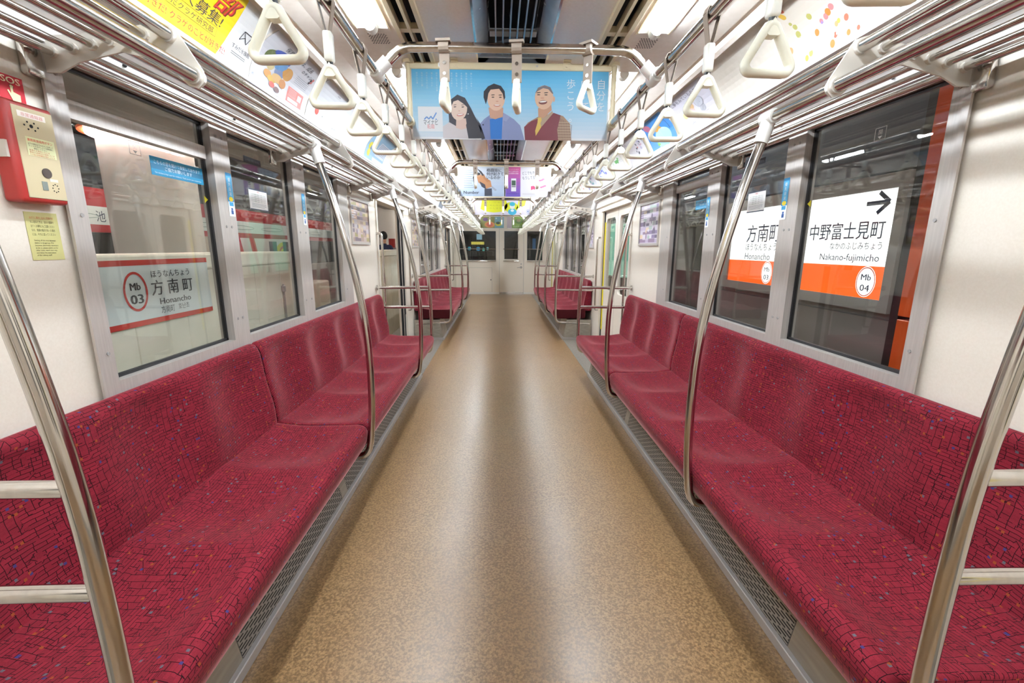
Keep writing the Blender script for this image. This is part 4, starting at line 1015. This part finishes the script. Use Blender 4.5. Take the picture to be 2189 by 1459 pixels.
def sticker(nm, s, y0, z0, w, h, label, cat, draw, bg='#f2f2ee', x=None, group=None, em=0):
    x = s*(WX-.0006) if x is None else x
    t = thing(nm, label, cat, (x, y0+w/2, z0), group)
    bm = B(); box(bm, (x, y0, z0), (x-s*.0006, y0+w, z0+h)); obj('backing', bm, ink(bg), t)
    a = Art(wallmap(s, x-s*.0006, y0, z0, w)); draw(a, w, h); a.build('print', t)
    return t
def d_sos(a, w, h):
    a.rect(0, 0, w, h, '#c01428', 1); a.text('SOS', w/2, h*.70, .022, '#f4eecb', 2, 'C', width=w*.74, bold=.0006)
    a.ell(w*.5, h*.60, w*.11, h*.085, '#8a2a2a', 2); a.ell(w*.5, h*.60, w*.07, h*.05, '#e6e0b0', 2.3); a.rect(w*.44, h*.30, w*.54, h*.60, '#e6e0b0', 2.5)
    a.face([(w*.30, h*.42), (w*.36, h*.44), (w*.45, h*.30), (w*.54, h*.40), (w*.80, h*.34), (w*.78, h*.08), (w*.46, h*.06)], '#e6e0b0', 2.8)
sticker('sos_sign', -1, 1.243, 1.690, .062, .064, 'small red SOS sign with a pointing hand above the intercom box', 'sign', d_sos, '#c01428')
def d_exit(a, w, h):
    a.rect(0, 0, w, h, '#c8c384', 1); T = [('みだりに車外に出ると危険です', '#c03a22'), ('もし出るときは、ほかの電車や', '#2f2c20'), ('出てくる場所にもご注意ください', '#2f2c20'), ('なお、係員の指示があった場合', '#2f2c20'), ('には、それに従ってください', '#2f2c20')]
    for i, (tx, c) in enumerate(T): a.text(tx, w*.13, h*(.86-.085*i), h*.062, c, 2, width=w*.72)
    for i, tx in enumerate(('Getting off the train between', 'station is dangerous. If it', 'becomes absolutely necessary', 'to do so, please watch out for', 'other trains, watch your step,', 'and follow the instructions', 'of the railway staff.')): a.text(tx, w*.14, h*(.40-.052*i), h*.045, '#3a3624', 2, width=w*(.66, .58, .72, .70, .66, .60, .46)[i])
sticker('safety_notice', -1, 1.237, 1.293, .088, .126, 'pale yellow notice in Japanese and English below the intercom box', 'sign', d_exit, '#c8c384')
def d_air(a, w, h):
    a.rect(0, 0, w, h, '#1590bf', 1); a.rect(0, h*.34, w, h*.62, '#0f6f98', 1.5); a.text('こちらの窓を開けて換気しております', w*.06, h*.64, h*.24, '#e6f5fb', 2, width=w*.88); a.text('ご協力お願いします', w*.24, h*.36, h*.24, '#e6f5fb', 2, width=w*.52)
    a.text('This window is kept open for ventilation. Thank you for your cooperation.', w*.05, h*.12, h*.13, '#e6f5fb', 2, width=w*.9)
GX = WX+.0212
sticker('window_sticker', -1, 1.742, 1.588, .29, .066, 'long blue ventilation sticker on the first left window pane', 'sticker', d_air, '#1590bf', -GX)
sticker('window_sticker', 1, 2.985, 1.598, .24, .062, 'blue ventilation sticker on the farthest pane of the near right window', 'sticker', d_air, '#1590bf', GX)
def d_vert(a, w, h):
    a.rect(0, 0, w, h, '#f0f2f2', 1); a.rect(0, h*.34, w, h, '#1f8fcb', 1.5, 1); a.rect(w*.1, h*.44, w*.9, h*.93, '#4fb0dd', 1.8); a.ell(w*.5, h*.40, w*.36, h*.055, '#f0d91c', 3); a.vtext('優先座席', w*.5, h*.92, w*.42, '#eaf6fb', 3, 1.1)
    a.rect(w*.15, h*.24, w*.85, h*.33, '#2a9bd0', 2); a.ell(w*.5, h*.17, w*.16, h*.03, '#1d4c8c', 2); a.rect(w*.3, h*.05, w*.7, h*.14, '#1d4c8c', 2)
PX = WX-.0146
for s, y, lab in ((-1, 2.134, 'slim blue sticker on the first mullion of the near left window'), (-1, 2.918, 'slim blue sticker on the second mullion of the near left window'), (1, 2.137, 'slim blue sticker on the first mullion of the near right window'), (1, 2.932, 'slim blue sticker on the second mullion of the near right window')):
    sticker('mullion_sticker', s, y, 1.468, .045, .19, lab, 'sticker', d_vert, '#f0f2f2', s*PX, 'slim blue mullion stickers')
def d_note(a, w, h):
    a.rect(0, 0, w, h, '#f1f1ef', 1); a.rect(0, h*.94, w, h, '#2b3a52', 2); a.rect(0, 0, w, h*.05, '#2b3a52', 2); a.text('お願い', w*.5, h*.84, h*.085, '#c0392e', 3, 'C')
    for i in range(5): a.text('マスクの着用と換気にご協力ください', w*.1, h*(.72-.085*i), h*.06, ('#4a6a4a', '#55504c')[i % 2], 3, width=w*.8)
    for i in range(4): a.rect(w*.1, h*(.30-.055*i), w*(.9-.1*(i == 3)), h*(.315-.055*i), '#8a8f96', 3)
sticker('window_notice', -1, 2.382, 1.519, .178, .104, 'white printed notice stuck on the middle left window pane', 'notice', d_note, '#f1f1ef', -GX)
sticker('window_notice', 1, 2.382, 1.527, .165, .110, 'white printed notice stuck on the middle right window pane', 'notice', d_note, '#f1f1ef', GX)
def d_tri(sn):
    def f(a, w, h): a.face([(0, 0), (0, h), (w, h/2)] if sn < 0 else [(w, 0), (w, h), (0, h/2)], '#e8e02a', 1)
    return f
for s in (-1, 1):
    x = s*GX; t = thing('arrow_sticker', f"tiny yellow arrow sticker at the edge of the first {SIDE[s]} window pane", 'sticker', (x, 2.03, 1.53))
    bm = B(); prism(bm, [(2.025, 1.515), (2.025, 1.545), (2.047, 1.53)], 0, x, x-s*.0006); obj('sticker_face', bm, ink('#e8e02a'), t)
def d_dark(a, w, h): a.rect(0, 0, w, h, '#20232e', 1); a.text('この窓は開きません', w*.08, h*.35, h*.42, '#8a90a4', 2, width=w*.84)
sticker('window_label', -1, 2.37, 1.745, .16, .030, 'dark narrow label high on the middle left window pane', 'label', d_dark, '#20232e', -GX)
sticker('window_label', 1, 2.42, 1.772, .16, .030, 'dark narrow label high on the middle right window pane', 'label', d_dark, '#20232e', GX)
def d_hand(a, w, h):
    for p in ((0, 0, w, h*.05), (0, h*.95, w, h), (0, 0, w*.05, h), (w*.95, 0, w, h)): a.rect(*p, '#d8dadc', 1)
    a.text('開', w*.5, h*.45, h*.45, '#d8dadc', 1, 'C'); a.face([(w*.3, h*.32), (w*.7, h*.32), (w*.5, h*.1)], '#d8dadc', 1)
for s, y, z in ((-1, 1.655, 1.642), (1, 1.675, 1.722)):
    x = s*GX; t = thing('window_opening_mark', f"small white outlined opening mark high on the first {SIDE[s]} window pane", 'sticker', (x, y, z)); a = Art(wallmap(s, x, y, z, .05)); d_hand(a, .05, .045); a.build('print', t)

# emergency intercom box
t = thing('emergency_intercom', 'red emergency intercom box with cream face plate on the left wall', 'intercom', (-1.30, 1.264, 1.44))
bm = B(); rbox(bm, (-1.3095, 1.196, 1.440), (-1.262, 1.322, 1.684), .010, 3); hs = obj('housing', bm, M_REDBOX, t, smooth=True, angle=50)
bm = B(); rbox(bm, (-1.263, 1.214, 1.452), (-1.2600, 1.315, 1.672), .001, 1); obj('face_plate', bm, mat('cream_face', '#c6b794', .4), t)
bm = B(); box(bm, (-1.3, 1.190, 1.545), (-1.27, 1.197, 1.585)); obj('hinge', bm, M_PLATE, t)
a = Art(wallmap(-1, -1.2598, 1.214, 1.452)); w, h = .101, .22
a.rect(.010, .195, .080, .209, '#efe6de', 1); a.text('非常通報器', .018, .198, .010, '#d08a84', 2, width=.055); a.build('title_plate', t)
a = Art(wallmap(-1, -1.2598, 1.214, 1.452))
a.rect(.018, .105, .092, .150, '#dde0b0', 1); a.text('乗務員連絡用ボタン', .022, .140, .0075, '#d0472e', 2, width=.064)
for i, (tx, c) in enumerate((('以下の場合以下のボタンを押して', '#3a3a30'), ('ランプが点灯したら通報器に', '#3a3a30'), ('通話して下さい', '#3a3a30'), ('急病人が発生したとき', '#c0442e'), ('車両から危険なもの発見したとき', '#c0442e'), ('その他の非常事態が発生したとき', '#c0442e'))): a.text(tx, .022+.004*(i == 2)*3, .132-.0052*i, .0045, c, 2, width=.064-.03*(i == 2)-.012*(i == 3))
a.build('face_print', t)
bm = B()
for dy, dz, r in [(0, 0, .0045)]+[(.017*math.cos(q*math.pi/3), .010*math.sin(q*math.pi/3), .0022) for q in range(6)]: tube(bm, [(-1.2602, 1.254+dy, 1.629+dz), (-1.2594, 1.254+dy, 1.629+dz)], r, 8)
for q in range(8): tube(bm, [(-1.2602, 1.287+.008*math.cos(q*math.pi/4), 1.482+.010*math.sin(q*math.pi/4)), (-1.2594, 1.287+.008*math.cos(q*math.pi/4), 1.482+.010*math.sin(q*math.pi/4))], .0016, 6)
obj('speaker_holes', bm, M_DARK, t)
bm = B(); tube(bm, [(-1.2602, 1.270, 1.518), (-1.2585, 1.270, 1.518)], .0125, 18); tube(bm, [(-1.2586, 1.270, 1.518), (-1.258, 1.270, 1.518)], .0125, 18); bt = obj('call_button', bm, mat('dark_button', '#4a3f3a', .3), t, smooth=True, angle=40)
bm = B(); box(bm, (-1.2601, 1.252, 1.474), (-1.2588, 1.266, 1.496)); obj('display', bm, mat('lcd', '#7c8580', .25), t)
bm = B(); box(bm, (-1.2601, 1.275, 1.498), (-1.2594, 1.297, 1.505)); obj('small_label', bm, ink('#ddd2c8'), t)

# ------------------------------------------------------------------ outside, left: platform
bm = B(); box(bm, (-9.5, -4, -.12), (-1.46, 20, -.04)); tag(obj('platform_floor', bm, M_PLATF), kind='structure')
bm = B(); box(bm, (-9.5, -4, 3.05), (-1.46, 20, 3.15)); tag(obj('platform_ceiling', bm, noisy('grey_ceiling_panel', '#4f4b48', '#4a4643', 3, .4)), kind='structure')
bm = B(); box(bm, (-9.6, -4, -.12), (-9.5, 20, 3.15)); tag(obj('platform_wall', bm, M_TUNNEL), kind='structure')
bm = B(); box(bm, (-3.2, -4, 2.36), (-1.46, 4.35, 3.04)); box(bm, (-3.2, 4.352, 2.36), (-1.46, 20, 3.04)); tag(obj('platform_soffit', bm, mat('soffit_grey', '#98928c', .45)), kind='structure')
for row, (xx, zz) in enumerate(((-1.64, 2.36), (-4.9, 3.05))):  # hidden rows added: one lights the barrier, one the opposite train
    for j, y in enumerate((-1.0, 2.6, 6.2, 9.8, 13.4)):
        t = thing('platform_fill_light', f"{('added strip light over the platform edge', 'added strip light over the middle of the platform')[row]}, {ordinal(j+1)} along from the viewpoint", 'ceiling light', (xx, y, zz-.07), 'added platform fill lights')
        bm = B(); box(bm, (xx-.08, y-.75, zz-.05), (xx+.08, y+.75, zz-.0005)); obj('housing', bm, M_WHITE, t)
        bm = B(); tube(bm, [(xx, y-.7, zz-.06), (xx, y+.7, zz-.06)], .018, 10); obj('tube', bm, mat(('edge_fill_tube', 'platform_fill_tube')[row], (1, .95, .88), .4, emit=(28.0, 52.0)[row]), t, smooth=True)
def psd(y0, y1, label):
    t = thing('platform_barrier', label, 'barrier', (-1.9, (y0+y1)/2, -.04), 'waist high platform barriers')
    n = max(1, round((y1-y0)/.37)); ys = [y0+(y1-y0)*i/n for i in range(n+1)]
    for a, b in zip(ys, ys[1:]):
        bm = B(); rbox(bm, (-2.02, a+.0015, -.04), (-1.80, b-.0015, 1.20), .003, 1); obj('barrier_panel', bm, M_PSD, t)
    bm = B(); rbox(bm, (-2.03, y0, 1.202), (-1.792, y1, 1.295), .012, 2); obj('top_cap', bm, M_PSD, t)
    return t
psd(-2.6, 3.95, 'long white platform barrier outside the near left window')
psd(6.10, 9.6, 'white platform barrier beyond the open left door'); psd(11.9, 15.5, 'white platform barrier far along the platform')
bm = B(); box(bm, (-1.83, 6.03, -.04), (-1.79, 6.095, 1.10)); tag(obj('barrier_gate_edge', bm, M_RUB), 'black gate edge of the platform barrier seen through the open left door', 'barrier')
t = thing('barrier_gate_housing', 'low white gate housing beside the barrier outside the farthest near left pane', 'barrier', (-1.9, 4.1, -.04))
bm = B(); rbox(bm, (-2.08, 3.97, -.04), (-1.72, 4.40, 1.02), .02, 3); obj('cabinet', bm, M_PSD, t, smooth=True, angle=50)
bm = B(); box(bm, (-1.795, 3.60, .74), (-1.785, 3.612, 1.04)); rbox(bm, (-1.799, 3.585, .98), (-1.78, 3.625, 1.03), .004, 1); tag(obj('release_lever', bm, M_GREY), 'small grey release lever on the platform barrier left of the gate housing', 'lever')
# station name on the barrier
SGY = 1.30
t = thing('station_sign', 'Honancho station name sign between red bars on the platform barrier', 'sign', (-1.79, 2.0, .955))
bm = B(); box(bm, (-1.7915, 1.30, .955), (-1.790, 2.70, 1.268)); obj('sign_sheet', bm, ink('#ccd2d2'), t)
a = Art(wallmap(-1, -1.7898, 1.30, .955)); h = .313
a.rect(0, 0, 1.40, .026, '#b5322c', 1); a.rect(0, h-.026, 1.40, h, '#b5322c', 1)
a.ring(.855, .165, .072, .094, .012, '#b5322c', 2); a.text('Mb', .855, .172, .050, '#2a2b30', 2, 'C', width=.060, bold=.0018); a.text('03', .855, .108, .062, '#2a2b30', 2, 'C', width=.074, bold=.003)
a.text('ほうなんちょう', .962, .226, .040, '#3a3b40', 2, width=.275, bold=.0005); a.text('方 南 町', .952, .142, .082, '#303136', 2, width=.30, bold=.0009)
a.text('Honancho', .995, .088, .044, '#303136', 2, width=.228, bold=.0008); a.text('方南町', .995, .045, .040, '#3a3b40', 2, width=.095); a.text('호난초', 1.118, .050, .034, '#3a3b40', 2, width=.085)
a.text('町', .60, .135, .085, '#303136', 2, width=.078); a.build('sign_print', t)
# column and ring light
t = thing('platform_column', 'round white column with an orange ring canopy on the platform', 'column', (-3.85, 5.2, -.04))
bm = B(); tube(bm, [(-3.85, 5.2, -.04), (-3.85, 5.2, 3.05)], .41, 40); obj('shaft', bm, M_WHITE, t, smooth=True, angle=60)
bm = B(); n = 40
for r0, r1, z0, z1 in ((.412, .535, 2.47, 2.47), (.535, .54, 2.47, 2.49), (.54, .412, 2.49, 2.49)):
    A = [bm.verts.new((-3.85+r0*math.cos(2*math.pi*q/n), 5.2+r0*math.sin(2*math.pi*q/n), z0)) for q in range(n)]; C = [bm.verts.new((-3.85+r1*math.cos(2*math.pi*q/n), 5.2+r1*math.sin(2*math.pi*q/n), z1)) for q in range(n)]
    for q in range(n): bm.faces.new((A[q], A[(q+1) % n], C[(q+1) % n], C[q]))
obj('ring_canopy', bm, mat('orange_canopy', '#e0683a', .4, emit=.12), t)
bm = B(); tube(bm, [(-3.85+.47*math.cos(2*math.pi*q/32), 5.2+.47*math.sin(2*math.pi*q/32), 2.457) for q in range(32)], .012, 8, closed=True); obj('ring_lamp', bm, mat('ring_tube', (1, .98, .95), .4, emit=20.0), t, smooth=True)
t = thing('platform_column', 'round white column farther along the platform, seen through the open left door', 'column', (-3.5, 13.3, -.04))
bm = B(); tube(bm, [(-3.5, 13.3, -.04), (-3.5, 13.3, 3.05)], .62, 36); obj('shaft', bm, M_WHITE, t, smooth=True, angle=60)
bm = B(); box(bm, (-2.98, 12.1, 1.33), (-2.84, 12.25, 1.56)); tag(obj('red_cabinet', bm, M_REDBOX), 'small red box on the platform seen through the open left door', 'box')
bm = B(); box(bm, (-2.99, 12.1, -.04), (-2.83, 12.27, 1.33)); tag(obj('cabinet_stand', bm, M_GREY), 'grey pedestal under the small red box on the platform', 'stand')
# train across the platform
t = thing('opposite_train', 'red and white train standing across the platform', 'train', (-6.2, 4, -.1))
bm = B(); box(bm, (-7.0, -4, 1.86), (-5.5, 19, 2.10), 0); box(bm, (-7.0, -4, 2.10), (-5.52, 19, 2.75), 3); box(bm, (-7.0, -4, 1.62), (-5.5, 19, 1.86), 1); box(bm, (-7.0, -4, 1.52), (-5.5, 19, 1.62), 0); box(bm, (-7.0, -4, -.1), (-5.5, 19, .85), 2); box(bm, (-7.0, -4, .85), (-5.7, 19, 1.52), 3)
obj('car_body', bm, [mat('train_red', '#a8202c', .35), mat('train_white', '#dfe8e6', .3), mat('train_silver', '#c8c4be', .35), mat('train_window_dark', '#24262a', .2)], t)
for j, y in enumerate((1.2, 4.6, 8.0, 11.4)):
    bm = B(); box(bm, (-5.7, y-.65, .85), (-5.5, y-.02, 1.52)); box(bm, (-5.7, y+.02, .85), (-5.5, y+.65, 1.52)); dr = obj('train_door', bm, mat('train_cream', '#cfc6b8', .35), t)
    bm = B(); box(bm, (-5.502, y-.52, .9), (-5.494, y-.16, 1.46)); box(bm, (-5.502, y+.16, .9), (-5.494, y+.52, 1.46)); obj('door_window', bm, mat('train_glass', '#55585a', .12), dr)
a = Art(wallmap(-1, -5.499, 6.0, .85)); a.rect(3.0, 0, 6.5, .67, '#e6e2e0', 1)
for q in range(3): a.face([(3.1+.55*q, 0), (3.35+.55*q, 0), (3.15+.55*q, .67), (2.95+.55*q, .67)], '#c62b2e', 2)
a.ell(5.6, .35, .42, .25, '#e9d92a', 2); a.ring(5.6, .35, .25, .16, .06, '#c83a2e', 3); a.text('5号線 1152', 4.5, .06, .16, '#c62b2e', 3)
for q in range(10): a.ring(-4+1.3*q, .88, .5, .045, .012, '#7f9c98', 1)
a.ring(.05, .89, .13, .10, .035, '#d03a3a', 2); a.text('池', .35, .82, .16, '#30405a', 2); a.build('livery_print', t)
# person beyond the barrier, seen from behind through the open door
def figure(x, y, z0, label):
    t = thing('person', label, 'person', (x, y, z0))
    J = dict(pel=(0, 0, .93), wai=(0, 0, 1.08), che=(0, .01, 1.30), nec=(0, 0, 1.46), hd0=(0, -.01, 1.52), hd1=(0, -.015, 1.60), hd2=(0, -.005, 1.68),
             sl=(-.17, 0, 1.41), el=(-.23, .01, 1.14), wl=(-.22, -.06, .90), hl=(-.21, -.08, .82), sr=(.17, 0, 1.41), er=(.23, .01, 1.14), wr=(.22, -.06, .90), hr=(.21, -.08, .82),
             pl=(-.09, 0, .88), kl=(-.10, -.01, .48), al=(-.10, .02, .09), tl=(-.10, -.14, .035), pr=(.09, 0, .88), kr=(.10, -.01, .48), ar=(.10, .02, .09), tr=(.10, -.14, .035))
    Rr = dict(pel=.14, wai=.125, che=.15, nec=.055, hd0=.062, hd1=.088, hd2=.075, sl=.07, el=.05, wl=.035, hl=.035, sr=.07, er=.05, wr=.035, hr=.035, pl=.09, kl=.065, al=.045, tl=.04, pr=.09, kr=.065, ar=.045, tr=.04)
    E = [('pel', 'wai'), ('wai', 'che'), ('che', 'nec'), ('nec', 'hd0'), ('hd0', 'hd1'), ('hd1', 'hd2'), ('che', 'sl'), ('sl', 'el'), ('el', 'wl'), ('wl', 'hl'), ('che', 'sr'), ('sr', 'er'), ('er', 'wr'), ('wr', 'hr'), ('pel', 'pl'), ('pl', 'kl'), ('kl', 'al'), ('al', 'tl'), ('pel', 'pr'), ('pr', 'kr'), ('kr', 'ar'), ('ar', 'tr')]
    ks = list(J); me = bpy.data.meshes.new('body'); me.from_pydata([J[k] for k in ks], [(ks.index(a), ks.index(b)) for a, b in E], [])
    o = bpy.data.objects.new('body', me); COL.objects.link(o)
    sk = o.modifiers.new('skin', 'SKIN'); 
    for i, k in enumerate(ks): me.skin_vertices[0].data[i].radius = (Rr[k], Rr[k]*.8); me.skin_vertices[0].data[i].use_root = (k == 'pel')
    o.modifiers.new('sub', 'SUBSURF').render_levels = 2; o.modifiers['sub'].levels = 2
    m2 = bpy.data.meshes.new_from_object(o.evaluated_get(bpy.context.evaluated_depsgraph_get())); bpy.data.objects.remove(o)
    skin, navy, trou, shoe = mat('skin', '#d9a98c', .55), mat('navy_jacket', '#1c2648', .7), mat('grey_trousers', '#3a3a42', .7), mat('dark_shoes', '#1a1a1c', .5)
    m2.name = 'body'; [m2.materials.append(q) for q in (skin, navy, trou, shoe)]
    for p in m2.polygons:
        c = p.center; p.use_smooth = True; p.material_index = 0 if (c.z > 1.47 or (c.z < .875 and abs(c.x) > .155)) else 1 if c.z > .92 or abs(c.x) > .165 and c.z > .86 else 2 if c.z > .09 else 3
    b = bpy.data.objects.new('body', m2); COL.objects.link(b); b.parent = t
    bm = B(); bmesh.ops.create_uvsphere(bm, u_segments=20, v_segments=14, radius=1)
    for v in bm.verts: v.co = Vector((v.co.x*.097+x, v.co.y*.108+y-.012, v.co.z*.115+z0+1.66))
    bmesh.ops.delete(bm, geom=[v for v in bm.verts if v.co.z < z0+1.56 or (v.co.y > y+.055 and v.co.z < z0+1.68)], context='VERTS')
    obj('hair', bm, mat('black_hair', '#0d0c0e', .6), t, smooth=True)
figure(-2.98, 11.6, -.04, 'person with black hair in a navy jacket standing on the platform past the open door')

# ------------------------------------------------------------------ outside, right: tunnel wall, lit sign, orange column
bm = B(); box(bm, (2.62, -4, -1.0), (2.75, 20, 3.2)); tag(obj('tunnel_wall', bm, M_TUNNEL), kind='structure')
bm = B(); box(bm, (1.5, -4, 3.0), (2.7, 20, 3.1)); tag(obj('tunnel_ceiling', bm, M_TUNNEL), kind='structure')
bm = B(); box(bm, (1.46, -4, -1.1), (2.7, 20, -1.0)); tag(obj('tunnel_floor', bm, M_TUNNEL), kind='structure')
XS = 2.30
t = thing('lit_station_sign', 'long backlit white and orange station name sign on the tunnel wall at the right', 'sign', (XS+.1, 3.5, .955))
bm = B(); box(bm, (XS+.006, 2.60, .945), (XS+.26, 4.72, 1.78)); obj('sign_case', bm, M_GREY, t)
bm = B(); w = .012
for p0, p1 in (((2.60, .945), (4.72, 1.02)), ((2.60, 1.69), (4.72, 1.78)), ((2.60, 1.02), (2.665, 1.69)), ((4.55, 1.02), (4.72, 1.69))): box(bm, (XS-.012, p0[0], p0[1]), (XS+.006, p1[0], p1[1]))
obj('sign_frame', bm, M_GREY, t)
SE = 1.05
a = Art(wallmap(1, XS+.005, 2.665, 1.02, 1.885), 0.); w, h = 1.885, .67
a.rect(0, .205, w, h, '#ffffff', 1, 1, emit=.62); a.rect(0, 0, w, .205, '#ff6418', 1, 1, emit=.46)
a.line([(w-.235, h-.075), (w-.06, h-.075)], .026, '#2c3d64', 2); a.line([(w-.145, h-.012), (w-.062, h-.075)], .026, '#2c3d64', 2.3); a.line([(w-.145, h-.138), (w-.062, h-.075)], .026, '#2c3d64', 2.6)
a.text('中野富士見町', w-.065, .385, .125, '#2c3d64', 2, 'R', width=.665, bold=.0008); a.text('なかのふじみちょう', w-.065, .312, .055, '#3a4660', 2, 'R', width=.44); a.text('Nakano-fujimicho', w-.07, .235, .066, '#2c3d64', 2, 'R', width=.52)
a.text('方南町', .28, .385, .17, '#2c3d64', 2, width=.52, bold=.001); a.text('ほうなんちょう', .28, .300, .075, '#3a4660', 2, width=.48); a.text('Honancho', .28, .215, .085, '#2c3d64', 2, width=.40)
for u, num in ((w-.145, '04'), (.66, '03')):
    a.ell(u, .105, .078, .098, '#ffffff', 1.6, 30, emit=.6); a.ring(u, .105, .074, .093, .006, '#ff5a14', 2.4); a.text('Mb', u, .115, .056, '#2c3d64', 3, 'C', width=.078, bold=.001); a.text(num, u, .045, .060, '#2c3d64', 3, 'C', width=.074, bold=.001)
a.build('lit_face', t)
bm = B(); box(bm, (XS+.02, 2.60, -.6), (XS+.24, 4.72, .90)); box(bm, (XS+.06, 2.60, .90), (XS+.24, 4.72, .945)); tag(obj('wall_panel', bm, mat('dark_panel', '#8a8482', .4)), 'dark grey wall panel under the lit station sign', 'panel')
t = thing('orange_column', 'tall orange enamel column right of the lit station sign', 'column', (2.4, 2.35, -.6))
M_OR = mat('orange_enamel', '#ee5c1c', .3)
for z0, z1, nm in ((-.6, .925, 'lower_panel'), (.945, 2.9, 'upper_panel')):
    bm = B(); rbox(bm, (XS+.0, 2.05, z0), (XS+.3, 2.535, z1), .004, 1); obj(nm, bm, M_OR, t)
bm = B(); box(bm, (XS+.01, 2.54, -.6), (XS+.28, 2.595, 2.9)); obj('black_joint', bm, M_RUB, t)
bm = B(); box(bm, (XS+.02, 2.60, 1.80), (XS+.24, 8.9, 2.35)); tag(obj('wall_panel', bm, mat('slate_panel', '#3c4654', .4)), 'slate blue panel strip above the lit station sign', 'panel')
bm = B(); box(bm, (2.40, 9.0, .75), (2.61, 11.6, 1.85)); tag(obj('lit_map_board', bm, mat('lit_green', '#9fe0c8', .3, emit=.35)), 'pale green lit board on the tunnel wall behind the right door', 'sign')
for j, y in enumerate((0.5, 5.0, 9.5)):  # unseen lights added to brighten the tunnel wall and panels
    t = thing('tunnel_fill_light', f"added strip light on the tunnel ceiling, {ordinal(j+1)} along the right side", 'ceiling light', (1.8, y, 2.9), 'added tunnel fill lights')
    bm = B(); tube(bm, [(1.85, y-.6, 2.93), (1.85, y+.6, 2.93)], .016, 8); obj('tube', bm, mat('tunnel_fill_tube', (1, .97, .93), .4, emit=90.0), t, smooth=True)
    bm = B(); box(bm, (1.80, y-.62, 2.95), (1.90, y+.62, 3.0)); obj('housing', bm, M_GREY, t)

# ------------------------------------------------------------------ driver's cab behind the end wall
M_CAB = mat('cab_dark', '#2c302e', .5)
bm = B(); box(bm, (-1.42, YB+.06, -.06), (1.42, 15.2, 0)); box(bm, (-1.42, YB+.06, 2.3), (1.42, 15.2, 2.36)); box(bm, (-1.45, YB+.06, 0), (-1.40, 15.2, 2.3)); box(bm, (1.40, YB+.06, 0), (1.45, 15.2, 2.3)); box(bm, (-1.42, 15.15, 0), (1.42, 15.2, 2.3)); struct('wall_cab', bm, M_CAB)
t = thing('cab_console', 'dark control desk with lit dials behind the wide cab window', 'console', (-.6, 14.6, 0))
bm = B(); rbox(bm, (-1.3, 14.2, .0), (-.1, 15.0, 1.08), .03, 2); obj('desk', bm, M_DARK, t)
bm = B(); box(bm, (-1.15, 14.3, 1.08), (-.25, 14.9, 1.22)); obj('instrument_hood', bm, M_CAB, t)
for x, z, r, h_ in ((-1.0, 1.34, .05, '#3fb4c8'), (-.72, 1.33, .06, '#4aa8d8'), (-.55, 1.31, .04, '#58c8b8'), (-.42, 1.34, .035, '#8fd0d8')):
    bm = B(); tube(bm, [(x, 14.42, z-.06), (x, 14.46, z)], r, 14); obj('lit_dial', bm, mat('lit'+h_, h_, .3, emit=.15), t)
bm = B(); box(bm, (-.98, 15.12, 1.44), (-.55, 15.145, 1.53)); tag(obj('lit_strip_sign', bm, mat('lit_yellow', '#c9bd4a', .3, emit=.4)), 'yellow lit strip seen through the wide cab window', 'sign')
bm = B(); box(bm, (-.80, 15.12, 1.60), (-.62, 15.145, 1.78)); tag(obj('lit_screen', bm, mat('lit_blue', '#86b0c4', .3, emit=.3)), 'pale blue lit screen above the yellow strip in the cab', 'screen')
bm = B(); box(bm, (.98, 14.0, 1.28), (1.08, 14.01, 1.62)); tag(obj('cab_sticker', bm, mat('cab_blue', '#4a78a8', .4, emit=.08)), 'upright blue label behind the narrow right cab window', 'label')
bm = B(); box(bm, (.9, 14.012, .005), (1.2, 14.2, 1.7)); tag(obj('cab_locker', bm, M_CAB), 'dark cabinet behind the narrow right cab window', 'cabinet')
